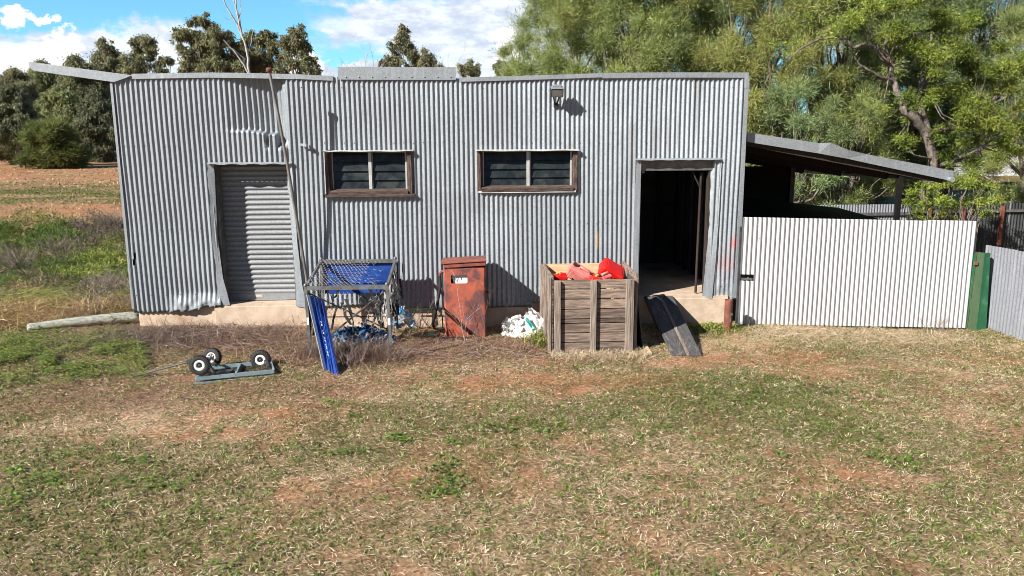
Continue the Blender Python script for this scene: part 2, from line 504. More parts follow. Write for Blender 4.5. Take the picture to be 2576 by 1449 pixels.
def mix4(x, y):
    n1 = fbm(x, y, 0.5, 11); n2 = fbm(x, y, 1.4, 29); n3 = fbm(x, y, 0.22, 47)
    far = ss(3.0, 7.0, y)
    gr = np.clip(f_green(x, y) * 1.1 + (n2 - .5) * 1.3 + (n3 - .5) * 1.7 + .42, 0, 2)
    so = np.clip(f_soil(x, y) * 1.2 + (n1 - .5) * 1.6 + .08, 0, 2)
    st = np.clip(f_straw(x, y) + (n1 - .5) * -.5 + (n3 - .5) * .7 + .62, 0.02, 2)
    br = np.clip(f_brown(x, y) + (n2 - .5) * .4 + .10, 0, 2)
    # paddock behind: bands of green, straw and bare earth
    yb_ = y + (fbm(x * .3, y, 2.5, 71) - .5) * 4.0
    Fg = np.interp(yb_, BAND_Y, BAND[0]); Fs = np.interp(yb_, BAND_Y, BAND[1]); Ft = np.interp(yb_, BAND_Y, BAND[2])
    nf = fbm(x * .6, y, .9, 83, 5); nf2 = fbm(x * .7, y, 1.9, 87, 5)
    gr = gr * (1 - far) + far * Fg * np.clip((nf - .3) * 3.4, .1, 2)
    so = so * (1 - far) + far * Fs * np.clip((nf2 - .36) * 4, .05, 2) * .9
    st = st * (1 - far) + far * (Ft + .35) * np.clip((.68 - nf) * 2.6, .2, 2)
    br = br * (1 - far) + far * .06
    # lush grass past the yard on the right
    lush = ss(9, 13, y) * ss(6, 9, x)
    gr = gr + lush * 2
    s = gr + so + st + br
    return gr / s, so / s, st / s, br / s


def ground_mesh():
    xs = np.concatenate([np.linspace(-900, -60, 18), np.linspace(-55, -13, 60), np.arange(-12.5, 12.5, 0.045), np.linspace(13, 55, 60), np.linspace(60, 900, 18)])
    ys = np.concatenate([np.linspace(-300, -20, 8), np.linspace(-18, -9.1, 12), np.arange(-9, 2.5, 0.045), np.arange(2.6, 12, 0.15), np.linspace(12.3, 60, 150), np.linspace(63, 170, 60), np.linspace(180, 1200, 20)])
    X, Y = np.meshgrid(xs, ys)
    Z = H(X, Y)
    Z = np.where((X > -5.2) & (X < 4.35) & (Y > 0.25) & (Y < 6), -0.25, Z)
    n = (fbm(X, Y, 0.12, 91, 3) - .5) * 0.03 * (np.abs(X) < 13) * (Y < 3)
    Z = Z + n
    g, s, st, b = mix4(X, Y)
    cs = np.stack([g, s, st, b], -1)
    pal = np.array([(.12, .115, .045), (.38, .17, .09), (.36, .255, .16), (.20, .115, .08)])
    C = cs @ pal
    V = np.stack([X, Y, Z], -1).reshape(-1, 3)
    ny, nx = X.shape
    i = np.arange(ny * nx).reshape(ny, nx)
    F = np.stack([i[:-1, :-1], i[:-1, 1:], i[1:, 1:], i[1:, :-1]], -1).reshape(-1, 4)
    m, t, bs = new_mat('earth')
    at = t.node('ShaderNodeAttribute'); at.attribute_name = 'Col'
    co = t.node('ShaderNodeTexCoord').outputs['Object']
    f1 = t.noise(co, 26, 6, 0.7)
    f2 = t.noise(t.scaled(co, (1, 1, 1)), 3.0, 5, 0.65)
    c = t.mix(t.step(f1, 0.30, 0.72), (0.50, 0.46, 0.42), (1.45, 1.45, 1.45))
    c = t.mix(1.0, at.outputs['Color'], c, 'MULTIPLY')
    c2 = t.mix(t.step(f2, 0.3, 0.7), (0.8, 0.74, 0.7), (1.15, 1.15, 1.12))
    c = t.mix(1.0, c, c2, 'MULTIPLY')
    t.l.new(c, bs.inputs['Base Color']); bs.inputs['Roughness'].default_value = 0.95; bs.inputs['Specular IOR Level'].default_value = 0.1
    bp = t.node('ShaderNodeBump'); bp.inputs['Strength'].default_value = 0.7; bp.inputs['Distance'].default_value = 0.02
    t.l.new(f1, bp.inputs['Height']); t.l.new(bp.outputs[0], bs.inputs['Normal'])
    o = mesh_np('ground', V, F, m, C.reshape(-1, 3), smooth=True)
    tag(o, 'red earth yard with patchy grass, rising gently to the paddock', kind='structure')


ground_mesh()


def blades(pos, head, length, width, rise, col, rng, bend=0.3):
    """many grass blades: pos (N,3), head angle, length, width, rise 0 lying..1 upright"""
    n = len(pos)
    d = np.stack([np.cos(head) * (1 - rise * .85), np.sin(head) * (1 - rise * .85), rise], -1)
    d /= np.linalg.norm(d, axis=1, keepdims=True)
    s = np.stack([-np.sin(head), np.cos(head), np.zeros(n)], -1)
    tw = rng.normal(0, .35, n)[:, None]
    s = s + np.array([0, 0, 1.]) * tw
    L = length[:, None]; W = width[:, None]
    mid = pos + d * L * .55
    tip = pos + d * L + np.stack([np.cos(head), np.sin(head), -np.ones(n) * .8], -1) * (L * bend * rise[:, None])
    V = np.empty((n, 5, 3), np.float32)
    V[:, 0] = pos - s * W * .5; V[:, 1] = pos + s * W * .5
    V[:, 2] = mid + s * W * .4; V[:, 3] = mid - s * W * .4; V[:, 4] = tip
    b = (np.arange(n) * 5)[:, None]
    F = np.concatenate([b + np.array([0, 1, 2]), b + np.array([0, 2, 3]), b + np.array([3, 2, 4])])
    return V.reshape(-1, 3), F, np.repeat(col, 5, 0)


def join(parts):
    Vs, Fs, Cs = [], [], []
    k = 0
    for V, F, C in parts:
        Vs.append(V); Fs.append(F + k); Cs.append(C); k += len(V)
    return np.concatenate(Vs), np.concatenate(Fs), np.concatenate(Cs)


PAL_G = np.array([(.085, .13, .025), (.13, .18, .035), (.06, .095, .022), (.17, .20, .05), (.10, .12, .04)])
PAL_S = np.array([(.66, .53, .37), (.58, .45, .29), (.74, .63, .47), (.47, .34, .22), (.55, .46, .32)])
PAL_B = np.array([(.24, .135, .095), (.18, .10, .07), (.32, .21, .155), (.27, .16, .125), (.38, .27, .19)])


def in_frame(x, y, margin=0.6):
    """keep ground cover to what the yard can show (with room to step aside)"""
    dist = y + 12.06
    return np.abs(x - dist * 0.058) < dist * 0.70 + margin


def lawn():
    rng = np.random.default_rng(5)
    parts = []
    N = 560000
    yy = -8.2 + (9.2) * rng.random(N) ** 0.9
    xx = (rng.random(N) - .5) * 24
    ok = in_frame(xx, yy) & ~((yy > -0.02) & (xx > -5.3) & (xx < 4.4)) & ~((xx > 4.4) & (yy > 0.2))
    xx, yy = xx[ok], yy[ok]
    g, s, st, b = mix4(xx, yy)
    keep = rng.random(len(xx)) > np.clip(s * 1.5 - .12, 0, .93)
    xx, yy, g, s, st, b = [a[keep] for a in (xx, yy, g, s, st, b)]
    r = rng.random(len(xx)) * (g + st + b)
    kind = np.where(r < g, 0, np.where(r < g + st, 1, 2))
    zz = H(xx, yy)
    n = len(xx)
    head = rng.random(n) * 2 * math.pi
    # combed slightly along the mowing direction
    comb = (kind != 0) & (rng.random(n) < .5)
    head[comb] = rng.normal(-.25, .45, comb.sum()) + math.pi * (rng.random(comb.sum()) < .5)
    ln = np.where(kind == 0, rng.uniform(.015, .042, n), rng.uniform(.018, .062, n))
    ln = np.where((kind == 2) & (rng.random(n) < .12), ln * 2.6, ln)
    wd = np.where(kind == 0, rng.uniform(.006, .013, n), rng.uniform(.002, .005, n))
    rise = np.where(kind == 0, rng.uniform(.2, .95, n), np.abs(rng.normal(.12, .22, n)).clip(0, .9))
    pi = rng.integers(0, 5, n)
    col = np.where((kind == 0)[:, None], PAL_G[pi], np.where((kind == 1)[:, None], PAL_S[pi], PAL_B[pi]))
    col = col * rng.uniform(.75, 1.3, n)[:, None]
    zz = zz + .004 + np.where(kind == 0, 0, rng.random(n) * .015)
    parts.append(blades(np.stack([xx, yy, zz], -1), head, ln, wd, rise, col, rng))
    # tufts of couch grass
    T = 20000
    ty = -8.2 + 8.2 * rng.random(T) ** 1.05; tx = (rng.random(T) - .5) * 22
    ok = in_frame(tx, ty) & (fbm(tx, ty, .8, 63) + rng.normal(0, .07, T) > .44); tx, ty = tx[ok], ty[ok]
    g0, s0, st0, b0 = mix4(tx, ty)
    ok = (rng.random(len(tx)) > s0 * 1.3 + b0 * .9); tx, ty, g0 = tx[ok], ty[ok], g0[ok]
    k = 13
    sp = np.repeat(rng.uniform(.012, .04, len(tx)), k)
    X = np.repeat(tx, k) + rng.normal(0, 1, len(tx) * k) * sp; Y = np.repeat(ty, k) + rng.normal(0, 1, len(tx) * k) * sp
    tint = np.repeat(rng.random(len(tx)), k); gm = np.repeat(g0, k); br_ = np.repeat(rng.uniform(.7, 1.25, len(tx)), k)
    n = len(X)
    PT = np.array([(.40, .41, .19), (.33, .36, .13), (.50, .45, .26), (.26, .30, .09)])
    PB = np.array([(.13, .22, .035), (.17, .26, .045), (.10, .17, .03), (.20, .26, .06)])
    isg = tint < gm * 1.15 - .06
    col = np.where(isg[:, None], PB[rng.integers(0, 4, n)], np.where((tint < .75)[:, None], PT[rng.integers(0, 4, n)], PAL_S[rng.integers(0, 5, n)])) * (br_ * rng.uniform(.75, 1.2, n))[:, None]
    parts.append(blades(np.stack([X, Y, H(X, Y)], -1), rng.random(n) * 6.283, rng.uniform(.02, .05, n), rng.uniform(.005, .0095, n), rng.uniform(.15, .75, n), col, rng))
    V, F, C = join(parts)
    o = mesh_np('grass', V, F, GRASSM, C)
    tag(o, 'patchy lawn of dry straw and short green grass over red earth', 'grass', kind='stuff')


def broadleaf():
    """low broad-leaved weeds: flat rosettes and creeping mats"""
    rng = np.random.default_rng(9)
    pts = []
    for (px, py, rx, ry, cnt) in ((1240, 1068, 30, 8, 6), (1280, 1080, 26, 6, 4), (1140, 1115, 30, 8, 6), (1110, 1225, 60, 26, 26), (870, 1140, 40, 12, 10), (1000, 1105, 40, 12, 10),
                                  (60, 1190, 60, 16, 12), (120, 1215, 50, 12, 10), (330, 1165, 60, 16, 9), (160, 1145, 60, 14, 8), (520, 1090, 40, 10, 5), (1420, 1080, 60, 10, 7),
                                  (1650, 1095, 80, 12, 7), (700, 1125, 60, 14, 7), (420, 1215, 60, 12, 9), (1950, 990, 200, 36, 30), (40, 1260, 60, 30, 14), (2270, 1165, 50, 14, 10),
                                  (1100, 1180, 60, 12, 6), (560, 1430, 40, 12, 2), (2000, 1150, 40, 6, 2), (900, 1050, 60, 10, 4), (840, 1020, 60, 8, 5), (1320, 1055, 50, 8, 5)):
        for _ in range(cnt):
            q = G(px + rng.normal(0, rx * .6), py + rng.normal(0, ry * .6)); pts.append((q.x, q.y, rng.uniform(.025, .07), rng.random() < .6))
    for _ in range(5200):
        y = -8.2 + 7.6 * rng.random(); x = (rng.random() - .5) * 20
        if abs(x - (y + 12.06) * .058) > (y + 12.06) * .7 + .5: continue
        if rng.random() < (mix4(np.array([x]), np.array([y]))[0][0] - .2) * 1.2: pts.append((x, y, rng.uniform(.012, .038), rng.random() < .3))
    # creeping mat on the left
    for _ in range(3600):
        q = G(rng.uniform(-60, 370), rng.normal(912, 40))
        if fbm(q.x, q.y, .45, 44) > .5 and rng.random() < f_green(np.array([q.x]), np.array([q.y]))[0] * .9: pts.append((q.x, q.y, rng.uniform(.03, .05), 2))
    Vs = []; Cs = []
    for (x, y, L, bright) in pts:
        k = rng.integers(6, 11)
        a = rng.random(k) * 6.283; z = Hs(x, y)
        base = (np.array((.22, .25, .06)) if bright == 2 and rng.random() < .6 else np.array((.13, .22, .04)) if bright else np.array((.13, .165, .035))) * rng.uniform(.65, 1.2)
        for q in range(k):
            r0 = rng.random() * L * .9; l = L * rng.uniform(.6, 1.15); wd = l * .48; up = rng.uniform(.02, .4)
            d = np.array([math.cos(a[q]), math.sin(a[q]), up]); s = np.array([-math.sin(a[q]), math.cos(a[q]), rng.normal(0, .25)])
            p = np.array([x, y, z + .006 + rng.random() * (.02 if bright != 2 else .10)]) + d * r0
            Vs += [p, p + d * l * .55 + s * wd * .5, p + d * l * np.array([1, 1, .6]), p + d * l * .55 - s * wd * .5]
            c = base * rng.uniform(.7, 1.35); Cs += [c] * 4
    V = np.array(Vs); F = np.arange(len(V)).reshape(-1, 4)
    o = mesh_np('weeds', V, F, GRASSM, np.array(Cs))
    tag(o, 'low broad-leaved green weeds scattered through the lawn', 'weeds', kind='stuff')


lawn()
broadleaf()


def foliage(cs, rs, n_per, leaf, wid, pal, rng, droop=0.3, out=.8, shell=.45, squash=.85, var=.25, rnd_=.6, gauss=0.0):
    cs = np.asarray(cs, float); rs = np.asarray(rs, float)
    cnt = np.maximum((n_per * rs ** 2).astype(int), 12)
    idx = np.repeat(np.arange(len(cs)), cnt); n = len(idx)
    d = rng.normal(size=(n, 3)); d /= np.linalg.norm(d, axis=1, keepdims=True)
    rad = rs[idx] * (shell + (1 - shell) * rng.random(n) ** .7) * rng.uniform(.75, 1.12, n)
    if gauss: rad = rs[idx] * np.abs(rng.normal(.45, gauss, n))
    p = cs[idx] + d * rad[:, None] * np.array([1, 1, squash])
    ax = d * out + rng.normal(size=(n, 3)) * rnd_ + np.array([0, 0, -droop]); ax /= np.linalg.norm(ax, axis=1, keepdims=True)
    sd = np.cross(ax, rng.normal(size=(n, 3))); sd /= np.linalg.norm(sd, axis=1, keepdims=True) + 1e-9
    L = (leaf * rng.uniform(.55, 1.35, n))[:, None]; W = (wid * rng.uniform(.6, 1.3, n))[:, None]
    V = np.empty((n, 4, 3), np.float32)
    V[:, 0] = p; V[:, 1] = p + ax * L * .45 + sd * W * .5; V[:, 2] = p + ax * L - np.array([0, 0, 1]) * L * droop * .4; V[:, 3] = p + ax * L * .45 - sd * W * .5
    pal = np.asarray(pal); tint = rng.uniform(1 - var, 1 + var, len(cs))
    hue = rng.integers(0, len(pal), len(cs))
    pick = np.where(rng.random(n) < .6, hue[idx], rng.integers(0, len(pal), n))
    C = pal[pick] * tint[idx][:, None] * rng.uniform(.75, 1.25, n)[:, None]
    F = np.arange(n * 4).reshape(n, 4)
    return V.reshape(-1, 3), F, np.repeat(C, 4, 0)


def thicket():
    """rank grass and dead stems by the left end of the shed, and along the front"""
    rng = np.random.default_rng(21)
    parts = []
    def patch(n, fx, fy, hmin, hmax, pal, rise, w0=.004, w1=.009, bend=.5, seed=0):
        x = fx(n); y = fy(n)
        ok = ~((x > -5.36) & (x < 4.45) & (y > -0.03) & (y < 6.2)); x, y = x[ok], y[ok]; n = len(x)
        col = pal[rng.integers(0, len(pal), n)] * rng.uniform(.65, 1.3, n)[:, None]
        cl = fbm(x, y, .7, 31 + seed)
        hh = rng.uniform(hmin, hmax, n) * (.35 + 1.3 * cl)
        parts.append(blades(np.stack([x, y, H(x, y)], -1), rng.random(n) * 6.283, hh, rng.uniform(w0, w1, n), np.clip(rng.normal(rise, .2, n), .05, .98), col, rng, bend))
    U = rng.uniform
    lush = np.array([(.09, .15, .03), (.13, .20, .035), (.07, .11, .03), (.19, .23, .06)])
    lime = np.array([(.20, .25, .05), (.26, .29, .07), (.14, .19, .04), (.32, .30, .10)])
    dead = np.array([(.16, .12, .10), (.22, .165, .14), (.12, .085, .07), (.30, .24, .20)])
    gold = np.array([(.52, .36, .17), (.60, .45, .25), (.42, .28, .13), (.34, .24, .12)])
    N = lambda m, s: (lambda n: rng.normal(m, s, n))
    UU = lambda a, b: (lambda n: U(a, b, n))
    patch(26000, UU(-11.5, -5.3), UU(3.4, 7.4), .22, .55, lush, .6, .008, .016, seed=1)       # green bank behind
    patch(16000, UU(-11.5, -5.3), UU(2.3, 5.2), .2, .55, dead, .35, .004, .009, seed=2)
    patch(12000, N(-6.5, .7), N(2.7, .45), .25, .5, lime, .6, .007, .012, seed=3)              # lime clump near the wall
    patch(9000, N(-7.6, .6), N(2.1, .4), .2, .45, lime, .6, .006, .011, seed=3)
    patch(14000, N(-6.1, .55), N(1.5, .5), .18, .45, dead, .4, .004, .008, seed=4)              # dead scrub by the corner
    patch(9000, UU(-10.5, -7.4), N(2.6, .7), .2, .45, dead, .35, .004, .008, seed=5)
    patch(20000, N(-7.5, .95), N(1.1, .45), .22, .6, gold, .3, .004, .009, seed=6)              # golden hay
    patch(5000, N(-5.75, .22), N(.75, .25), .12, .32, np.array([(.26, .17, .06), (.18, .14, .05), (.32, .22, .10)]), .5, seed=7)
    # far paddock tussocks
    for ya, yb, cnt, wmx in ((7.3, 12, 16000, .02), (12, 20, 16000, .03), (20, 34, 12000, .05), (34, 62, 9000, .09)):
        def fx_(n, ya=ya, yb=yb): return rng.uniform(-.66, -.30, n)
        yv = rng.uniform(ya, yb, cnt); xv = (yv + 12.06) * rng.uniform(-.66, -.27, cnt); xv = np.minimum(xv, -5.0)
        g_, s_2, t_2, b_2 = mix4(xv, yv)
        kp = rng.random(cnt) > s_2 * 1.1
        xv, yv, g_ = xv[kp], yv[kp], g_[kp]; nn2 = len(xv)
        cc = np.where((rng.random(nn2) < g_ * 1.1)[:, None], lush[rng.integers(0, 4, nn2)] * 1.1, gold[rng.integers(0, 4, nn2)] * 1.1) * rng.uniform(.6, 1.3, nn2)[:, None]
        parts.append(blades(np.stack([xv, yv, H(xv, yv)], -1), rng.random(nn2) * 6.283, rng.uniform(.04, .13, nn2) * (1 + ya * .02), rng.uniform(.35, 1, nn2) * wmx, np.clip(rng.normal(.4, .25, nn2), .05, .95), cc, rng, .5))
    # leafy clumps that give the bank its bulk
    def clumps(n, pxr, pyr, rr, pal, dens, leaf, wid, droop=.1):
        cs = []; rs = []
        for _ in range(n):
            g_ = GT(rng.normal(*pxr), rng.normal(*pyr))
            if g_.x > -5.45: continue
            r_ = rng.uniform(*rr); cs.append((g_.x, g_.y, g_.z + r_ * .55)); rs.append(r_)
        V, F, C = foliage(cs, rs, dens, leaf, wid, pal, rng, droop=droop, out=.9, shell=.15, squash=.75, var=.25)
        F = np.concatenate([F[:, [0, 1, 2]], F[:, [0, 2, 3]]]); parts.append((V, F, C))
    clumps(60, (130, 90), (600, 18), (.22, .42), lush, 2600, .13, .02)
    clumps(34, (250, 50), (600, 25), (.25, .45), dead * .8, 2600, .14, .014)
    clumps(40, (100, 80), (660, 22), (.2, .4), np.concatenate([dead, lush]), 2200, .15, .014)
    clumps(34, (265, 40), (672, 18), (.2, .36), lime, 2600, .12, .022)
    clumps(22, (210, 35), (705, 16), (.18, .32), lime, 2600, .12, .022)
    clumps(30, (265, 35), (745, 18), (.16, .32), dead, 2600, .13, .012)
    clumps(34, (90, 60), (740, 20), (.16, .30), np.concatenate([gold, dead]), 2200, .16, .012, .3)
    clumps(16, (295, 18), (785, 10), (.12, .22), np.array([(.26, .17, .06), (.18, .14, .05)]), 3000, .09, .018)
    clumps(22, (120, 70), (790, 12), (.10, .2), gold, 2600, .18, .010, .3)
    V, F, C = join(parts)
    o = mesh_np('tall_weeds', V, F, GRASSM, C)
    tag(o, 'rank green grass and dead weeds beside the left end of the shed', 'weeds', kind='stuff')
    parts.clear()
    # mat of dead stems along the slab and round the junk
    patch(7000, N(-4.2, .8), N(-.7, .35), .12, .4, dead, .18, .003, .006, .3, 12)
    patch(4500, N(-3.0, .9), N(-.9, .4), .1, .35, PAL_B * 1.25, .15, .003, .006, .3, 13)
    patch(3500, N(-1.6, .7), N(-1.8, .25), .1, .3, PAL_B * 1.2, .3, .003, .006, .3, 14)
    patch(1800, N(-1.7, .35), N(-1.75, .15), .15, .4, dead, .6, .003, .005, .4, 15)
    patch(3200, UU(-.9, 1.2), N(-1.25, .3), .08, .25, PAL_B * 1.2, .25, .003, .006, .3, 16)
    patch(2500, UU(1.1, 2.5), N(-1.95, .12), .08, .2, PAL_S, .35, .003, .006, .3, 17)
    patch(2600, UU(4.3, 8.0), N(-.75, .25), .1, .3, PAL_S, .15, .003, .006, .3, 18)
    patch(500, N(1.05, .12), N(-1.1, .2), .1, .25, lime, .6, .008, .016, .4, 19)
    patch(900, N(3.75, .3), N(-.45, .22), .06, .15, lime, .5, .008, .016, .4, 20)
    V, F, C = join(parts)
    o = mesh_np('dead_stems', V, F, GRASSM, C)
    tag(o, 'mat of dead brown stems lying along the front of the shed', 'dead grass', kind='stuff')


thicket()

# ------------------------------------------------------------------ the shed
PITCH = 0.0762
XL, XR = -5.325, 4.445
ZT = 3.98
FLOOR = 0.455
shed = thing('shed', (-0.44, 0, 0), 'long grey corrugated iron shed with roller door, two windows and open doorway', 'shed')

OPEN = [(-3.93, -2.76, 0.0, 2.66), (-2.16, -0.91, 2.19, 2.84), (0.20, 1.70, 2.22, 2.835), (2.73, 3.96, 0.0, 2.67)]


def ztop(x):
    sag = 0.055 * np.exp(-((x + 0.9) / 1.6) ** 2) + 0.03 * np.exp(-((x - 1.2) / 1.5) ** 2)
    return ZT - sag - 0.09 * np.clip((-5.0 - x) / .33, 0, 1)


def zbot(x):
    z = 0.385 + 0 * x
    z = z + np.where((x > -4.75) & (x < -3.9), 0.055 * ss(-4.75, -4.0, x) + (vn(x, x * 0, .11, 4) - .5) * .05, 0)
    z = z + np.where((x > -2.75) & (x < 2.73), 0.035, 0) - np.where((x > -1.2) & (x < 1.0), 0.05, 0)
    z = z + np.where(x > 3.9, 0.03, 0)
    return z


def dent(X, Z):
    """dents in the sheeting; plus is inward"""
    a = ss(-3.75, -2.98, X) * ss(-2.72, -2.90, X)
    crease = 3.17 - 0.05 * ss(-3.3, -3.0, X) - .16 * ((X > -3.12) & (X < -3.05)) - .14 * (X > -2.93) + (vn(X, X * 0, .076, 8) - .5) * .03
    up = ss(crease - .02, crease + .015, Z) * (1 - .35 * ss(3.3, 3.95, Z))
    d = 0.20 * a * up
    d = d - 0.004 * ss(-3.85, -3.6, X) * ss(-2.6, -2.8, X) * np.exp(-((Z - crease) / .03) ** 2)
    # flared and crumpled foot by the roller door
    ft = ss(-4.85, -4.55, X) * ss(-3.6, -3.9, X) * ss(.68, .42, Z)
    d = d - ft * (.03 + .06 * fbm(X, Z, .12, 17, 2))
    # knocked pier right of the doorway
    pr = ss(3.9, 4.05, X) * ss(1.25, .55, Z)
    d = d - pr * (.012 + .03 * (fbm(X, Z, .16, 19, 2) - .3))
    # general waviness of old sheets
    d = d + (fbm(X, Z, .9, 23, 2) - .5) * .034 + (vn(X, Z * .3, .62, 27) - .5) * .012
    # band of knocks near the foot
    kn = np.exp(-((Z - .62) / .05) ** 2) * (vn(X, Z, .1, 33) > .55) * ss(-.2, .4, X) * ss(2.4, 1.9, X)
    return d + kn * .012


def front_wall():
    step = PITCH / 8
    nx = int(round((XR - XL) / step)) + 1
    xs = XL + np.arange(nx) * step
    zs = sorted(set([0.0] + list(np.round(np.arange(.30, 1.0, .035), 4)) + list(np.round(np.arange(1.0, 3.0, .1), 4)) + list(np.round(np.arange(3.0, 3.36, .02), 4)) +
                    list(np.round(np.arange(3.36, 3.99, .07), 4)) + [2.19, 2.84, 2.22, 2.835, 2.66, 2.67, 3.98]))
    zs = np.array([z for z in zs if z >= .3]); zs[0] = .385
    X, Z = np.meshgrid(xs, zs)
    t = (Z - .385) / (ZT - .385)
    Zr = Z + (ztop(X) - ZT) * t ** 2
    Zr = np.where(Z < .65, zbot(X) + (Zr - .385) / (.65 - .385) * (.65 - zbot(X)), Zr)
    amp = 0.0122 * np.ones_like(X)
    ft = ss(-4.8, -4.5, X) * ss(-3.7, -3.95, X) * ss(.6, .42, Z)
    amp = amp * (1 - .75 * ft)
    amp = amp * (1 - .45 * ss(3.9, 4.0, X) * ss(.9, .5, Z))
    Yv = -amp * np.cos(2 * math.pi * (X - XL) / PITCH) + dent(X, Z)
    Xr = X + .012 * np.sin(Z * 1.1 + 1) * np.sin(X * .9) + (vn(X, X * 0, .7, 50) - .5) * .012
    V = np.stack([Xr, Yv, Zr], -1).reshape(-1, 3)
    nz = len(zs)
    i = np.arange(nz * nx).reshape(nz, nx)
    F = np.stack([i[:-1, :-1], i[:-1, 1:], i[1:, 1:], i[1:, :-1]], -1)
    cx = (xs[:-1] + xs[1:]) / 2; cz = (zs[:-1] + zs[1:]) / 2
    CX, CZ = np.meshgrid(cx, cz)
    keep = np.ones_like(CX, bool)
    for (a, b, c, d) in OPEN: keep &= ~((CX > a) & (CX < b) & (CZ > c) & (CZ < d))
    # torn notch at the left edge
    keep &= ~((np.abs(CX - (-5.255 + (CZ - 1.14) * .30)) < .024 - (CZ - 1.10) * .07) & (CZ > 1.09) & (CZ < 1.34))
    keep &= ~((CX < -5.23) & (CZ > 1.085) & (CZ < 1.125))
    F = F[keep].reshape(-1, 4)
    # stains: sprayed primer, a yellow streak, rust above the second window, tone of each sheet
    C = np.zeros((nz, nx, 4), np.float32)
    def stain(mask, col):
        for k in range(3): C[..., k] = C[..., k] * (1 - mask) + col[k] * mask
        C[..., 3] = np.maximum(C[..., 3], mask)
    nn = fbm(X, Z, .2, 77)
    sheet = np.floor((X - XL) / .762)
    sv = vn(sheet, sheet * 0 + np.where(Z > 2.2, 3, 0), 1.0, 5)
    stain(np.clip((sv - .45) * 1.1, 0, .5), (.26, .285, .31))
    stain(np.clip((.5 - sv) * 1.0, 0, .4), (.44, .47, .49))
    stk = vn(X, Z * .05, .05, 61) * vn(X, Z, .5, 62)
    stain(np.clip((stk - .42) * 2.2, 0, .5) * ss(1.0, 2.6, Z), (.20, .19, .18))
    stain(np.clip(.62 * np.exp(-((X - 4.22) / .2) ** 2 - ((Z - 1.0) / .30) ** 2) * (.5 + nn), 0, .7), (.42, .22, .22))
    stain(np.clip(.8 * np.exp(-((X - 4.36) / .07) ** 2 - ((Z - 1.33) / .10) ** 2) * (.6 + nn), 0, .85), (.65, .10, .07))
    stain(np.clip(.5 * np.exp(-((X - 2.62) / .14) ** 2 - ((Z - 1.0) / .28) ** 2) * (.5 + nn), 0, .5), (.42, .22, .22))
    stain(((np.abs(X - 2.085) < .019) & (np.abs(Z - 1.44) < .15)) * .95, (.78, .42, .05))
    stain(((np.abs(X + 4.58) < .02) & (np.abs(Z - 1.02) < .07)) * .4, (.55, .18, .14))
    for (sx, sz, sr) in ((0.93, 2.98, .09), (1.58, 2.92, .07), (1.68, 2.93, .05)):
        stain(np.clip(.9 * np.exp(-((X - sx) / sr) ** 2 - ((Z - sz) / .07) ** 2) * (nn * 1.6 - .2), 0, .8), (.26, .15, .09))
    stain(np.clip(ss(.75, .4, Z) * (nn - .3) * .9, 0, .35), (.30, .235, .19))
    o = mesh_np('front_wall', V, F, GALV, C.reshape(-1, 4), shed, smooth=True)
    return o


front_wall()
# roofing screws: domed heads in rows along the rails
scr = MB()
for zrow, every in ((2.96, 2), (1.66, 2), (3.80, 4), (0.62, 3)):
    for k in range(0, 128, every):
        if rnd.random() < .25: continue
        x = XL + k * PITCH + PITCH
        if any(a - .05 < x < b + .05 and c < zrow < d for a, b, c, d in OPEN) or (-3.8 < x < -2.6 and zrow > 2.7): continue
        z = zrow + rnd.uniform(-.012, .012)
        yy = float(dent(np.array(x), np.array(z)))
        scr.lathe((x, -.0085 + yy, z), (0, -1, 0), [(.009, 0), (.0085, .006), (.004, .009), (.0, .0095)], 6)
scr.build('wall_screws', GREY_STEEL, shed)

# the other walls, roof, floor and slab
DEP = 6.0
sw = MB(); sw.bb((XL + .02, .03, .36), (XL + .05, DEP, 3.6)); sw.build('side_wall', GALV_FLAT, shed)
sw = MB(); sw.bb((XR - .05, .03, .36), (XR - .02, DEP, 3.6)); sw.build('side_wall', GALV_FLAT, shed)
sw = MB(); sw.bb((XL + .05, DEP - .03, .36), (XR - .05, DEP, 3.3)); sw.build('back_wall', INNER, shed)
rf = MB(); rf.quad((XL, .24, 3.78), (XR, .24, 3.78), (XR, DEP + .2, 3.25), (XL, DEP + .2, 3.25), .02); rf.build('roof', GALV_FLAT, shed)
sl = MB()
sl.bb((XL + .06, .035, -.3), (XR - .07, DEP, FLOOR - .03))
sl.bb((-4.05, -.05, -.2), (-2.55, .034, FLOOR - .035))
sl.bb((2.55, -.06, -.2), (4.27, .034, FLOOR - .03))
sl.build('foundation', CONCRETE, shed, .012, 2)
fl = MB(); fl.bb((XL + .07, -.055 + .0, FLOOR - .029), (XR - .08, DEP - .04, FLOOR))
fl = MB(); fl.bb((2.56, -.05, FLOOR - .029), (4.26, .3, FLOOR)); fl.bb((XL + .07, .301, FLOOR - .029), (XR - .08, DEP - .04, FLOOR)); fl.bb((-4.04, -.04, FLOOR - .034), (-2.56, .3, FLOOR - .01)); fl.build('floor', CONCRETE, shed)

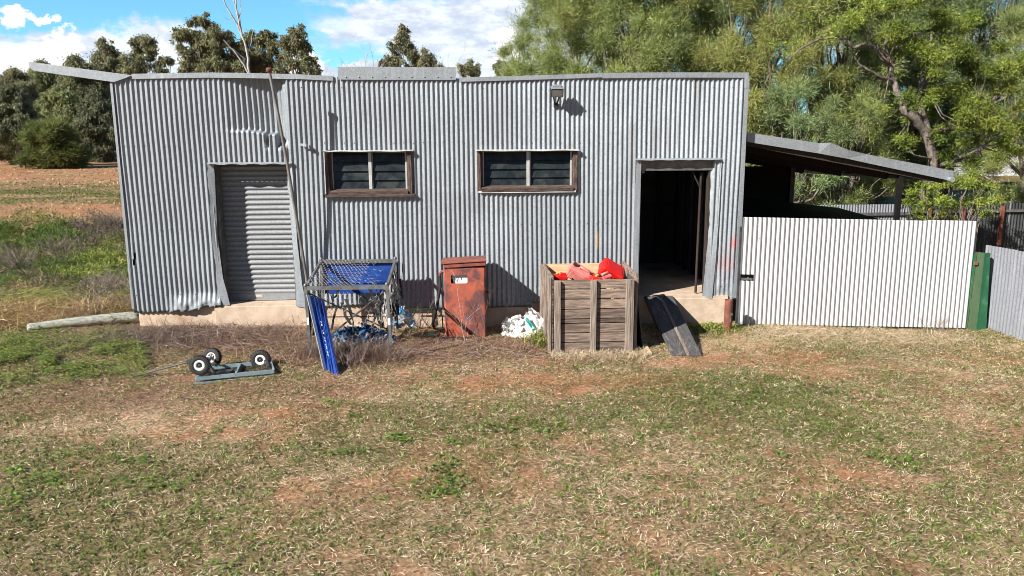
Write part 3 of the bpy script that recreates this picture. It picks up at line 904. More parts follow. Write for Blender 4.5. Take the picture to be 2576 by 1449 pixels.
# capping along the top, in lengths that follow the sag
for (x0, x1, dz0, dz1, hh) in ((-5.0, -3.86, .0, .02, .085), (-3.858, -2.6, .02, .012, .085), (-2.598, -2.02, .012, .0, .08), (-0.10, 2.12, .0, .03, .075), (2.122, 4.44, .03, .015, .09)):
    n = 8; cap = MB()
    for k in range(n):
        xa = x0 + (x1 - x0) * k / n; xb = x0 + (x1 - x0) * (k + 1) / n
        za = float(ztop(np.array(xa))) + dz0 + (dz1 - dz0) * k / n; zb = float(ztop(np.array(xb))) + dz0 + (dz1 - dz0) * (k + 1) / n
        f0, f1 = -.030 - .004 * math.sin(xa * 7), -.030 - .004 * math.sin(xb * 7)
        cap.add([(xa, f0, za - hh + .03), (xb, f1, zb - hh + .03), (xb, f1, zb + .02), (xa, f0, za + .02), (xa, .14, za + .005), (xb, .14, zb + .005), (xa, .14, za - .15), (xb, .14, zb - .15)],
                [(0, 1, 2, 3), (3, 2, 5, 4), (4, 5, 7, 6)])
    cap.build('capping', GALV_FLAT, shed)
# raised flat panel in the middle of the top
a = P(849, 168, -.035); b = P(1146, 169, -.035); c = P(1146, 201, -.035); d = P(849, 200, -.035)
pp = MB()
xm = P(906, 185, -.035).x
pp.quad((a.x, -.035, d.z), (xm, -.035, d.z - .003), (xm, -.035, a.z - .003), (a.x, -.035, a.z), -.012)
pp.quad((xm + .002, -.037, d.z - .003), (b.x, -.035, c.z), (b.x, -.035, b.z), (xm + .002, -.037, a.z), -.012)
pp.bb((a.x, -.022, a.z - .013), (b.x, .10, a.z - .004))
for k in range(9):
    x = a.x + .12 + k * (b.x - a.x - .2) / 8
    pp.lathe((x, -.037, d.z + .035), (0, -1, 0), [(.012, 0), (.011, .006), (.005, .01), (0, .0105)], 8)
pp.build('parapet_panel', GALV_FLAT, shed)
# barge flashing running out past the left corner
bf = MB()
q = [P(72, 156, -.04), P(330, 190, -.04), P(316, 196, -.04), P(287, 206, -.04), P(276, 205, -.04), P(85, 178, -.04), P(74, 170, -.04)]
n = len(q)
vs = [tuple(p) for p in q] + [(p.x, -.028, p.z) for p in q]
bf.add(vs, [tuple(range(n))[::-1], tuple(range(n, 2 * n))] + [(i, (i + 1) % n, n + (i + 1) % n, n + i) for i in range(n)])
t0, t1 = q[0], q[1]
bf.quad((t0.x, -.028, t0.z), (t1.x, -.028, t1.z), (t1.x, .10, t1.z - .004), (t0.x, .10, t0.z - .004), .006)
bf.build('barge_flashing', GALV_FLAT, shed)
# corner flashings
cf = MB()
cf.quad((4.375, -.024, 1.02), (4.447, -.026, 1.02), (4.447, -.024, 3.78), (4.385, -.022, 3.78), -.004)
cf.quad((4.375, -.030, 3.781), (4.452, -.032, 3.781), (4.452, -.030, 3.95), (4.375, -.028, 3.95), -.006)
cf.quad((4.447, -.026, 1.02), (4.451, .16, 1.02), (4.451, .16, 3.78), (4.447, -.024, 3.78), .003)
cf.quad((4.335, -.050, .43), (4.42, -.055, .40), (4.447, -.028, 1.018), (4.380, -.026, 1.018), -.003)
cf.quad((4.42, -.055, .40), (4.45, .10, .43), (4.451, .16, 1.018), (4.447, -.028, 1.018), .003)
cf.build('corner_flashing', GALV_FLAT, shed)
cf = MB(); cf.bb((XL - .012, -.018, .40), (XL + .025, .06, 3.86)); cf.build('corner_flashing', GALV_FLAT, shed)


def ragged(points_l, points_r, y0, seed, jit=.01, th=.004):
    """flat strip with an uneven edge between two polylines in the wall plane"""
    r = random.Random(seed); m = MB(); n = 26
    def at(pts, t):
        z0, z1 = pts[0][1], pts[-1][1]; z = z0 + (z1 - z0) * t
        for (p, q) in zip(pts, pts[1:]):
            if (p[1] - z) * (q[1] - z) <= 1e-9: return p[0] + (q[0] - p[0]) * ((z - p[1]) / ((q[1] - p[1]) or 1e-6)), z, p[2] + (q[2] - p[2]) * ((z - p[1]) / ((q[1] - p[1]) or 1e-6))
        return pts[-1][0], z, pts[-1][2]
    vs = []
    for i in range(n + 1):
        t = i / n
        a = at(points_l, t); b = at(points_r, t)
        ja, jb = r.uniform(-jit, jit), r.uniform(-jit, jit) * .3
        for k in range(4):
            f = k / 3
            vs.append((a[0] + ja + (b[0] + jb - a[0] - ja) * f, y0 + a[2] + (b[2] - a[2]) * f + r.uniform(-.004, .004), a[1] + (b[1] - a[1]) * f))
    fs = [(i * 4 + k, i * 4 + k + 1, (i + 1) * 4 + k + 1, (i + 1) * 4 + k) for i in range(n) for k in range(3)]
    m.add(vs, fs, True)
    return m


# doorway: jamb strips, head strip, soffit board
dw = thing('tmp', (0, 0, 0), 'x', 'x'); bpy.data.objects.remove(dw)
doorway = bpy.data.objects.new('doorway', None); doorway.location = (3.3, 0, FLOOR); COL.objects.link(doorway); doorway.parent = shed; doorway.matrix_parent_inverse = Matrix.Translation(shed.location).inverted()


def sub(mb, name, mat, part, base, bevel=0):
    """a piece of a part: its own mesh one level below the part"""
    o = mb.build(name, mat, None, bevel)
    o.parent = part
    o.matrix_parent_inverse = Matrix.Translation(base).inverted()
    return o


DB = Vector((3.3, 0, FLOOR))
sub(ragged([(2.675, 2.69, 0), (2.67, FLOOR - .02, 0)], [(2.765, 2.69, 0), (2.755, FLOOR - .02, 0)], -.014, 3, .003), 'jamb_strip', GALV_FLAT, doorway, DB)
m = MB(); m.quad((2.765, -.014, FLOOR), (2.765, .10, FLOOR), (2.765, .10, 2.66), (2.765, -.014, 2.66), .003); sub(m, 'jamb_return', GALV_FLAT, doorway, DB)
sub(ragged([(3.93, 2.66, .10), (3.93, 1.6, .06), (3.87, .9, .0), (3.83, .42, -.03)], [(4.07, 2.69, 0), (4.06, 1.6, -.002), (4.03, .9, -.015), (3.99, .40, -.05)], -.016, 5, .006), 'jamb_strip', GALV_FLAT, doorway, DB)
hs = MB()
n = 16
for k in range(n):
    xa = 2.665 + (4.045 - 2.665) * k / n; xb = 2.665 + (4.045 - 2.665) * (k + 1) / n
    wa, wb = .004 * math.sin(k * 1.7), .004 * math.sin((k + 1) * 1.7)
    hs.quad((xa, -.065 + wa, 2.668 + wa), (xb, -.065 + wb, 2.668 + wb), (xb, -.012, 2.70), (xa, -.012, 2.70), -.004)
sub(hs, 'head_strip', GALV_FLAT, doorway, DB)
m = MB(); m.bb((2.77, .06, 2.50), (3.95, .12, 2.665)); m.bb((2.80, .05, 2.46), (2.84, .16, 2.50)); sub(m, 'lintel', GREY_STEEL, doorway, DB)
m = MB(); m.bb((3.90, .08, FLOOR), (3.96, .20, 2.50)); m.tube([(3.78, .16, FLOOR + .02), (3.80, .16, 2.46)], .022, 8); m.tube([(3.80, .15, 2.2), (3.66, .15, 2.46)], .014, 6)
sub(m, 'door_post', INNER_T, doorway, DB)

# inside: studs and lining seen dimly through the doorway
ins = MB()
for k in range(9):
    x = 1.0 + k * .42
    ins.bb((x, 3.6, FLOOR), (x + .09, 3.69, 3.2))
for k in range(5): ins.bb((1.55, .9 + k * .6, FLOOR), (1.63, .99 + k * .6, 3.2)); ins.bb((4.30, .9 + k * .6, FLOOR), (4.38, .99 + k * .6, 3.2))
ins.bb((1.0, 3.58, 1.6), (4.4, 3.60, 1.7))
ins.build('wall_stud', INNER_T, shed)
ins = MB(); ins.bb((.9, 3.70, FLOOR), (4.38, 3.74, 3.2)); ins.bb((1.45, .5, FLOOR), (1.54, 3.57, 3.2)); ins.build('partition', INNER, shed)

# roller door
rd = MB()
x0, x1 = -3.90, -2.78
n = 27; zb_, zt_ = FLOOR + .10, 2.72
hgt = (zt_ - zb_) / n
prof = []
for k in range(n):
    for f, yy in ((0.0, 0), (.18, -.016), (.42, -.022), (.66, -.016), (.86, .0), (.93, .006)):
        prof.append((zb_ + (k + f) * hgt, .29 + yy))
prof.append((zt_, .29))
vs = []
for z, y in prof: vs += [(x0, y, z), (x1, y, z)]
rd.add(vs, [(2 * i, 2 * i + 1, 2 * i + 3, 2 * i + 2) for i in range(len(prof) - 1)], True)
roller = rd.build('roller_door', ROLLER, shed)
m = MB(); m.bb((x0, .27, FLOOR + .0), (x1, .30, FLOOR + .11)); m.bb((x0, .25, FLOOR), (x1, .269, FLOOR + .022)); m.bb((-2.98, .245, FLOOR + .005), (-2.84, .265, FLOOR + .03)); sub(m, 'bottom_rail', ROLLER, roller, Vector((0, 0, 0)))
m = MB(); m.bb((-3.47, .265, FLOOR + .055), (-3.37, .2695, FLOOR + .09)); sub(m, 'faded_sticker', nmat('sticker', (.6, .42, .33), (.65, .5, .4), 8), roller, Vector((0, 0, 0)))
m = MB(); m.bb((-3.96, .05, FLOOR), (-3.89, .36, 2.70)); m.bb((-2.79, .05, FLOOR), (-2.72, .30, 2.70)); m.build('door_guide', GREY_STEEL, shed)
ragged([(-4.00, 2.68, 0), (-4.005, 1.5, 0), (-3.99, .9, -.01), (-3.97, .46, -.04)], [(-3.90, 2.66, .02), (-3.93, 1.5, .03), (-3.89, .9, -.0), (-3.80, .44, -.03)], -.02, 8, .012).build('jamb_strip', GALV_FLAT, shed)
ragged([(-2.80, 2.66, .03), (-2.785, 1.5, .03), (-2.76, .8, 0), (-2.76, .41, -.05)], [(-2.71, 2.69, 0), (-2.70, 1.5, 0), (-2.66, .8, -.01), (-2.60, .38, -.05)], -.02, 9, .012).build('jamb_strip', GALV_FLAT, shed)
hs = MB(); n = 20
for k in range(n):
    xa = -3.99 + 1.28 * k / n; xb = -3.99 + 1.28 * (k + 1) / n
    wa, wb = .008 * math.sin(k * 1.3), .008 * math.sin((k + 1) * 1.3)
    hs.quad((xa, -.062 + wa, 2.652 + wa), (xb, -.062 + wb, 2.652 + wb), (xb, -.010, 2.682), (xa, -.010, 2.682), -.004)
hs.build('head_strip', GALV_FLAT, shed)


def window(x0, x1, z0, z1, metal_sill):
    base = Vector(((x0 + x1) / 2, 0, z0))
    wn = bpy.data.objects.new('window', None); wn.location = base; COL.objects.link(wn); wn.parent = shed; wn.matrix_parent_inverse = Matrix.Translation(shed.location).inverted()
    m = MB()
    m.bb((x0 - .045, -.045, z0 - .02), (x0 + .012, .06, z1)); m.bb((x1 - .022, -.045, z0 - .02), (x1 + .045, .06, z1))
    m.bb((x0 + .0121, .0, z0), (x0 + .045, .14, z1)); m.bb((x1 - .035, .0, z0), (x1 - .0221, .14, z1))
    m.bb((x0 + .0455, .02, z1 - .02), (x1 - .0355, .14, z1))
    sub(m, 'frame', TIMBER_V, wn, base, .004)
    m = MB(); m.box(((x0 + x1) / 2, .015, z0 + .022), (x1 - x0 - .04, .17, .06), Matrix.Rotation(R(14), 3, 'X'))
    sub(m, 'inner_sill', TIMBER, wn, base, .004)
    m = MB()
    if metal_sill:
        for k in range(14):
            xa = x0 - .03 + (x1 - x0 + .05) * k / 14; xb = x0 - .03 + (x1 - x0 + .05) * (k + 1) / 14
            m.quad((xa, -.055 + .004 * math.sin(k), z0 - .045), (xb, -.055 + .004 * math.sin(k + 1), z0 - .045), (xb, -.045, z0 - .012), (xa, -.045, z0 - .012), -.004)
        m.quad((x0 - .03, -.045, z0 - .012), (x1 + .02, -.045, z0 - .012), (x1 + .02, .03, z0 - .006), (x0 - .03, .03, z0 - .006), -.004)
        sub(m, 'sill', ALU, wn, base)
    else:
        m.box(((x0 + x1) / 2, -.035, z0 - .035), (x1 - x0 + .17, .085, .036), Matrix.Rotation(R(10), 3, 'X'))
        sub(m, 'sill', TIMBER, wn, base, .004)
    m = MB()
    for k in range(14):
        L = x1 - x0 + .13; xa = x0 - .065 + L * k / 14; xb = x0 - .065 + L * (k + 1) / 14
        wa, wb = .005 * math.sin(k * 1.2 + x0), .005 * math.sin((k + 1) * 1.2 + x0)
        m.quad((xa, -.105 + wa, z1 - .006 + wa), (xb, -.105 + wb, z1 - .006 + wb), (xb, -.012, z1 + .016), (xa, -.012, z1 + .016), -.004)
    sub(m, 'head_flashing', ALU, wn, base)
    gx0, gx1 = x0 + .05, x1 - .04; gm = (gx0 + gx1) / 2 + .01
    m = MB()
    m.bb((gm - .024, .035, z0 + .05), (gm + .024, .075, z1 - .021)); m.bb((gm + .032, .05, z0 + .05), (gm + .04, .08, z1 - .021))
    m.bb((gx0 - .002, .05, z0 + .06), (gx0 + .014, .12, z1 - .021)); m.bb((gx1 - .022, .035, z0 + .06), (gx1 + .002, .075, z1 - .021))
    sub(m, 'louvre_gallery', ALU, wn, base)
    n = 4; zz0, zz1 = z0 + .055, z1 - .022; hh = (zz1 - zz0) / n
    for (a, b) in ((gx0 + .015, gm - .026), (gm + .042, gx1 - .023)):
        for k in range(n):
            g = MB(); zc = zz0 + hh * (k + .5); tl = R(13)
            g.box(((a + b) / 2, .085, zc), (b - a, .006, hh * 1.06), Matrix.Rotation(-tl, 3, 'X'))
            g.box(((a + b) / 2, .085 + math.sin(-tl) * 0 + .02, zc + hh * .5), (b - a, .006, .010))
            sub(g, 'louvre_blade', GLASS, wn, base)
    m = MB(); m.bb((x0, .30, z0), (x1, .31, z1)); sub(m, 'dark_backing', BLACK, wn, base)  # black sheet stands in for the unlit room behind the louvres


window(*OPEN[1], False)
window(*OPEN[2], True)

# floodlight on the wall, small bracket
fp = P(1401, 232, -.2)
fl_ = thing('floodlight', (fp.x, -.02, fp.z - .1), 'square black floodlight with grey hood high on the shed wall', 'floodlight')
rx = Matrix.Rotation(R(18), 3, 'X')
m = MB(); m.box(fp, (.19, .12, .125), rx); m.build('housing', BLACK, fl_, .008)
m = MB(); m.box(fp + rx @ Vector((0, -.002, .068)), (.195, .135, .014), rx); m.box(fp + rx @ Vector((0, .03, .088)), (.14, .07, .03), rx); m.build('hood', GALV_FLAT, fl_, .004)
m = MB(); m.box(fp + rx @ Vector((0, -.0615, -.004)), (.16, .004, .095), rx); m.build('lens', nmat('lens', (.10, .10, .095), (.16, .155, .145), 6, .3), fl_)
m = MB(); m.beam(fp + Vector((-.05, .03, -.06)), (fp.x - .01, -.03, fp.z - .17), .016, .03); m.beam(fp + Vector((.04, .03, -.06)), (fp.x + .02, -.03, fp.z - .17), .016, .03); m.box((fp.x, -.02, fp.z - .18), (.06, .03, .07)); m.build('bracket', BLACK, fl_)
bp_ = P(763, 370, -.04)
br = MB(); br.quad(bp_ + Vector((-.055, .0, .03)), bp_ + Vector((.06, -.07, -.0)), bp_ + Vector((.06, -.07, .05)), bp_ + Vector((-.055, .0, .055)), .006); br.quad(bp_ + Vector((.06, -.07, -.0)), bp_ + Vector((.06, .03, -.0)), bp_ + Vector((.06, .03, .05)), bp_ + Vector((.06, -.07, .05)), .006)
tag(br.build('metal_bracket', GALV_FLAT), 'small folded metal bracket on the wall right of the roller door', 'bracket')

# leaning pole
pt = P(677, 178, -.57); pb = P(779, 735, -.10); pb.z = Hs(pb.x, pb.y)
pole = thing('leaning_pole', (pb.x, pb.y, pb.z), 'tall thin steel pole leaning across the front of the shed', 'pole')
pm = [P(x, y, Y) for x, y, Y in ((677, 178, -.57), (700, 290, -.50), (724, 420, -.40), (748, 560, -.28), (770, 690, -.14))] + [pb]
m = MB(); m.tube(pm, .023, 10); m.build('shaft', POLE, pole)
m = MB(); m.lathe(P(677, 178, -.57) + Vector((0, 0, -.02)), (.05, -.25, 1), [(.03, 0), (.042, .01), (.045, .05), (.03, .062), (0, .064)], 14); m.build('cap', RUST_DARK, pole)

# ------------------------------------------------------------------ lean-to on the right
lean = thing('lean_to', (6.4, 3.0, 0), 'open lean-to roof sloping down from the right end of the shed', 'lean-to')
LY = .12
A = [P(1880, 333, LY), P(2060, 360, LY), P(2085, 359, LY), P(2130, 377, LY), P(2180, 388, LY), P(2400, 430, LY)]
Bq = [P(1880, 357, LY), P(2060, 386, LY), P(2085, 391, LY), P(2130, 399, LY), P(2180, 410, LY), P(2398, 456, LY)]
m = MB()
yo = [0, -.01, -.06, -.05, 0, 0]
for k in range(5):
    if k == 4: a0, a1, b0, b1 = A[4] + Vector((.0, -.006, 0)), A[5], Bq[4], Bq[5]
    else: a0, a1, b0, b1 = A[k], A[k + 1], Bq[k], Bq[k + 1]
    m.quad(b0 + Vector((0, yo[k] * .3, 0)), b1 + Vector((0, yo[k + 1] * .3, 0)), a1 + Vector((0, yo[k + 1], 0)), a0 + Vector((0, yo[k], 0)), -.006)
    m.quad(a0 + Vector((0, yo[k], 0)), a1 + Vector((0, yo[k + 1], 0)), a1 + Vector((0, .16, -.01)), a0 + Vector((0, .16, -.01)), -.004)
m.build('fascia', GALV_FLAT, lean)
# corrugated roof sheet
za, zb2 = A[0].z - .02, A[5].z - .02
xa, xb = A[0].x, A[5].x
n = int(5.6 / PITCH) * 4
vs = []; fs = []
for i in range(n):
    y = .17 + i * PITCH / 4
    o_ = .009 * math.sin(i * math.pi / 2)
    vs += [(xa, y, za + o_), (xb, y, zb2 + o_)]
fs = [(2 * i, 2 * i + 1, 2 * i + 3, 2 * i + 2) for i in range(n - 1)]
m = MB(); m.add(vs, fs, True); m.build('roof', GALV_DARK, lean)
m = MB()
for y in (.22, 1.9, 3.7, 5.5): m.beam((xa, y, za - .12), (xb - .12, y, zb2 - .12), .05, .13)
for f in (.1, .4, .7, .93): m.bb((xa + (xb - xa) * f, .2, za + (zb2 - za) * f - .06), (xa + (xb - xa) * f + .07, 5.6, za + (zb2 - za) * f - .03))
m.build('rafter', INNER_T, lean)
e = A[5]
m = MB(); m.tube([(e.x - .06, .04, e.z - .14), (e.x - .02, 5.6, e.z - .15)], .045, 8); m.build('gutter', GALV_FLAT, lean)
for y in (.25, 5.45):
    px_ = P(2262, 480, y).x if y < 1 else 7.0
    m = MB(); m.bb((px_ - .035, y - .035, -.1), (px_ + .035, y + .035, za + (zb2 - za) * ((px_ - xa) / (xb - xa)) - .16)); m.build('post', DEEP, lean)
# dark lining at the back
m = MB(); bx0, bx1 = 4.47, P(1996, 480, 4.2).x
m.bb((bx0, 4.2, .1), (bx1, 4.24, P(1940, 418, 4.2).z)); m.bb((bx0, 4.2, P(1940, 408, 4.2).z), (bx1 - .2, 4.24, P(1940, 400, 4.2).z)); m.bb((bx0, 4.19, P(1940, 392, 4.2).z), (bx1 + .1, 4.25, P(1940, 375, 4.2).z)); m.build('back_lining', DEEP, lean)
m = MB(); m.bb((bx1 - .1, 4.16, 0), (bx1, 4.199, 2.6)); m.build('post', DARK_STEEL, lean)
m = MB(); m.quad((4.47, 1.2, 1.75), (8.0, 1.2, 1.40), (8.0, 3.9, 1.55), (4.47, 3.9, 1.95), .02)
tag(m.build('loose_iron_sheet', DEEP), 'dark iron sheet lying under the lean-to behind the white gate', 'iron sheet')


def corr(name, a, b, z0a, z0b, ha, hb, mat, parent=None, amp=.0115, per=8, hole=None, seed=0, lean_=0.0):
    """upright corrugated sheeting from a to b (ground plan points), with foot and top heights"""
    a = np.array(a[:2], float); b = np.array(b[:2], float); L = np.linalg.norm(b - a); d = (b - a) / L; nrm = np.array([d[1], -d[0]])
    step = PITCH / per; nx = int(L / step) + 1
    s = np.arange(nx) * step; nz = 18
    S, T = np.meshgrid(s, np.linspace(0, 1, nz))
    foot = z0a + (z0b - z0a) * S / L; top = ha + (hb - ha) * S / L
    sheet = np.floor(S / .762); top = top + (vn(sheet, sheet * 0, 1, seed + 1) - .5) * .02
    off = amp * np.cos(2 * math.pi * S / PITCH) + (fbm(S, T * 1.6, .9, seed + 3, 2) - .5) * .02 + lean_ * T
    X = a[0] + d[0] * S + nrm[0] * off; Y = a[1] + d[1] * S + nrm[1] * off; Z = foot + (top - foot) * T
    V = np.stack([X, Y, Z], -1).reshape(-1, 3); i = np.arange(nz * nx).reshape(nz, nx)
    F = np.stack([i[:-1, :-1], i[:-1, 1:], i[1:, 1:], i[1:, :-1]], -1)
    if hole:
        cs = (S[:-1, :-1] + S[1:, 1:]) / 2; cz = (Z[:-1, :-1] + Z[1:, 1:]) / 2
        keep = ~((cs > hole[0]) & (cs < hole[1]) & (cz > hole[2]) & (cz < hole[3])); F = F[keep]
    return mesh_np(name, V, F.reshape(-1, 4), mat, None, parent, True)


# white gate
GY = -.19
ga = P(1855, 815, GY); gb = P(2432, 825, GY)
def on_gate(px, py):
    d = ray(px, py); nv = np.array([-(gb.y - ga.y), gb.x - ga.x, 0]); t = np.dot(np.array(ga) - CAM, nv) / np.dot(d, nv)
    return Vector(CAM + t * d)
gtl = on_gate(1873, 545); gtr = on_gate(2460, 556)
gate = thing('iron_gate', ((ga.x + gb.x) / 2, (ga.y + gb.y) / 2, gb.z), 'bright white corrugated iron gate between the shed and the green post', 'gate')
dirg = (gb - ga).normalized()
ga2 = Vector((gtl.x, ga.y, 0))
h1 = on_gate(1865, 685); h2 = on_gate(1899, 707)
corr('gate_sheet', ga, (gtr.x, gb.y), ga.z, gb.z, gtl.z, gtr.z, GALV_NEW, gate, amp=.0145, hole=(-.1, (h2 - ga).dot(dirg), h2.z, h1.z), seed=4)
m = MB(); bk = Vector((-dirg.y, dirg.x, 0)) * .035
for z in (.08, .90, 1.5): m.beam(ga + bk + Vector((0, 0, z)), gb + bk + Vector((0, 0, z)), .03, .04)
m.beam(ga + bk, ga + bk + Vector((0, 0, 1.6)), .04, .04); m.beam(gb + bk + Vector((0, 0, .02)), gb + bk + Vector((0, 0, 1.6)), .04, .04)
m.build('gate_frame', DARK_STEEL, gate)
m = MB(); c = on_gate(1880, 702) + Vector((0, .02, 0)); m.beam(c - dirg * .09, c + dirg * .09, .015, .03); m.cyl(c + dirg * .02, c + dirg * .02 + Vector((0, 0, .03)), .012, 8); m.build('latch', GREY_STEEL, gate)
m = MB(); c = on_gate(2462, 700) + Vector((0, -.0, 0)); m.beam(on_gate(2452, 640), on_gate(2436, 790), .02, .02); m.build('gate_edge', GREEN_PAINT, gate)
sc2 = MB()
for k in range(24):
    p = on_gate(1885 + k * 24, 598 + k * .55); 
    if rnd.random() < .7: sc2.lathe(p + Vector((0, -.012, 0)), (0, -1, 0), [(.008, 0), (.006, .006), (0, .007)], 6)
sc2.build('gate_screws', GALV_NEW, gate)

# green post
gp = thing('green_post', P(2463, 830, -.24), 'green painted steel channel post at the end of the white gate', 'post')
b0, b1, b2 = P(2433, 829, -.23), P(2455, 829.5, -.26), P(2481, 829, -.22)
def up(p, px, py):
    d = ray(px, py); t = (p.y - CAM[1]) / d[1]; return Vector(CAM + t * d)
t0, t1, t2 = up(b0, 2459, 634), up(b1, 2476, 636), up(b2, 2491, 637)
m = MB(); m.quad(b0 - Vector((0, 0, .1)), b1 - Vector((0, 0, .1)), t1, t0, .006); m.quad(b0 + Vector((0, .008, -.1)), t0 + Vector((0, .008, 0)), t0 + Vector((.02, .1, 0)), b0 + Vector((.02, .1, -.1)), .006); m.build('faded_face', GREEN_DULL, gp)
m = MB(); m.quad(b1 + Vector((.001, -.004, -.1)), b2 - Vector((0, 0, .1)), t2, t1 + Vector((.001, -.004, 0)), .006); m.quad(b2 + Vector((.0, .008, -.1)), b2 + Vector((.02, .10, -.1)), t2 + Vector((.02, .10, 0)), t2 + Vector((0, .008, 0)), .006); m.build('flange', GREEN_PAINT, gp)
m = MB(); c = up(b0, 2453, 662) + Vector((0, -.02, 0)); m.box(c, (.05, .04, .05)); m.build('hinge', RUST_DARK, gp)

# fences
fa = P(2466, 826, -.02)
fe = corr('iron_fence', (fa.x + .03, fa.y + .1), (fa.x + .03, fa.y - 4.2), fa.z - .05, fa.z - .01, P(2466, 619, fa.y).z, P(2466, 619, fa.y).z + .03, GALV_FENCE, None, seed=8)
def h_at(px, py, y):
    return P(px, py, y).z
tag(fe, 'weathered grey corrugated fence running towards the viewer at right', 'fence')
FY = 5.2
bz = P(2520, 512, FY).z
bf0 = P(2268, 520, FY + .3).x; bf1 = P(2750, 512, FY).x
bfence = thing('boundary_fence', ((bf0 + bf1) / 2, FY, 0), 'dark corrugated boundary fence at right behind the green post', 'fence')
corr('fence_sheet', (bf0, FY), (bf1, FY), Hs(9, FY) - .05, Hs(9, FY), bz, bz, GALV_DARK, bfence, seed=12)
m = MB(); m.bb((bf0, FY - .06, P(2520, 530, FY).z - .03), (bf1, FY - .02, P(2520, 530, FY).z + .03)); m.build('rail', GREY_STEEL, bfence)
for px_ in (2330, 2415, 2512, 2620):
    x = P(px_, 560, FY).x; m = MB(); m.bb((x - .04, FY - .11, -.1), (x + .04, FY - .061, bz - .05)); m.build('post', RUST_DARK, bfence)
FB = 7.5
x0 = P(2085, 513, FB).x; x1 = P(2290, 520, FB).x
rz = P(2150, 514, FB).z
rfence = thing('rear_fence', ((x0 + x1) / 2, FB, 0), 'sunlit strip of corrugated fence under the trees seen past the lean-to', 'fence')
corr('fence_sheet', (x0 - 1.5, FB), (x1 + 1.2, FB), 0.1, .1, rz, rz, GALV_FENCE, rfence, seed=15)
m = MB(); m.bb((x0 - 1.5, FB - .06, rz - .30), (x1 + 1.2, FB - .02, rz - .22)); m.build('rail', GREY_STEEL, rfence)

# ------------------------------------------------------------------ things along the front
# rusty pipe stub
c = G(1833, 832, 0); tz = P(1835, 756, c.y).z
m = MB()
m.tube([(c.x, c.y + .06, -.05), (c.x + .004, c.y + .06, tz)], .063, 16, False); m.tube([(c.x, c.y + .06, -.05), (c.x + .004, c.y + .06, tz)], .057, 16, False)
m.lathe((c.x, c.y + .06, tz), (0, 0, 1), [(.063, 0), (.057, .001)], 16)
pp_ = thing('rusty_pipe', (c.x, c.y + .06, 0), 'short rusty steel pipe standing at the right corner of the shed', 'pipe')
m.build('pipe_body', RUST_DARK, pp_)
m = MB(); m.box((c.x + .02, c.y - .006, tz * .45), (.012, .01, .16)); m.box((c.x + .035, c.y + .0, tz * .55), (.03, .03, .035)); m.build('bolt', GREY_STEEL, pp_)

# ramp of two boards
ta, tb = P(1622, 741, -.07), P(1692, 740, -.07); ga_, gb_ = G(1690, 892, .02), G(1766, 893, .02)
ta.z = tb.z = FLOOR + .02
ramp = thing('ramp', ((ga_.x + gb_.x) / 2, ga_.y, 0), 'worn dark boards forming a ramp up to the open doorway', 'ramp')
def lerp(a, b, t): return a + (b - a) * t
for (f0, f1, lift, nm, mt) in ((0, .49, 0, 'board', RAMP), (.50, .60, .012, 'batten', CRATE_V), (.61, 1.0, 0, 'board', RAMP)):
    m = MB(); L = Vector((0, 0, lift))
    m.quad(lerp(ga_, gb_, f0) + L, lerp(ga_, gb_, f1) + L, lerp(ta, tb, f1) + L, lerp(ta, tb, f0) + L, -.035); m.build(nm, mt, ramp, .004)
m = MB()
m.beam(lerp(ta, ga_, .02) + Vector((-.01, 0, 0)), lerp(ta, ga_, .62) + Vector((-.01, 0, 0)), .03, .05); m.build('edge_strip', DARK_STEEL, ramp)
m = MB(); m.beam(G(1640, 885, .02), G(1612, 866, .03), .05, .02); 
sp = MB(); a = G(1592 + 30, 866, .03); b = G(1637, 890, .02); sp.beam(a, b, .04, .018); tag(sp.build('yellow_stick', CRATE_IN), 'short yellow stick on the grass between crate and ramp', 'stick')

# wooden crate
CY = -1.76
cl, cr = G(1394, 888, .0), G(1592, 888, .0)
cz0 = .0; CT = P(1396, 706, CY).z
cx0, cx1 = P(1392, 800, CY).x, P(1594, 800, CY).x
bl_ = G(1382, 666, CT + .02); CB = min(bl_.y, -.30)
crate = thing('wooden_crate', ((cx0 + cx1) / 2, (CY + CB) / 2, 0), 'big weathered plank crate holding red fuel cans', 'crate')
TH = .028
ys_ = [0, .118, .247, .373, .498, .555, .677, .80, .92]
zb = [CT - v_ / .93 * CT for v_ in ys_] + [0.0]
m = MB()
for a, b in zip(zb, zb[1:]):
    m.bb((cx0 + .02, CY + .035, b + .009), (cx1 - .02, CY + .035 + TH, a - .004))
m.build('front_planks', CRATE_H, crate, .004)
m = MB()
for (x0_, x1_) in ((cx0 + .015, cx0 + .105), ((cx0 + cx1) / 2 - .045, (cx0 + cx1) / 2 + .04), (cx1 - .115, cx1 - .045), (cx1 - .042, cx1 + .0)):
    o_ = rnd.uniform(-.012, .0)
    m.bb((x0_, CY - .015, .0), (x1_, CY + .034, CT + .0 + o_))
m.build('front_posts', CRATE_V, crate, .005)
for side in (0, 1):
    X0 = cx0 - .02 if side == 0 else cx1 - .01
    m = MB()
    for k, (a, b) in enumerate(zip(zb, zb[1:])):
        if side == 1 and k == 0:
            continue
        m.bb((X0, CY + .066, b + .006), (X0 + TH, CB, a - .003 + (.05 if k == 0 else 0)))
    m.build('side_planks', CRATE_H, crate, .004)
    m = MB(); xx = X0 - .045 if side == 0 else X0 + TH + .001
    for y in (CY + .05, (CY + CB) / 2, CB - .1): m.bb((xx, y, 0), (xx + .044, y + .08, CT + .03))
    m.build('side_posts', CRATE_V, crate, .005)
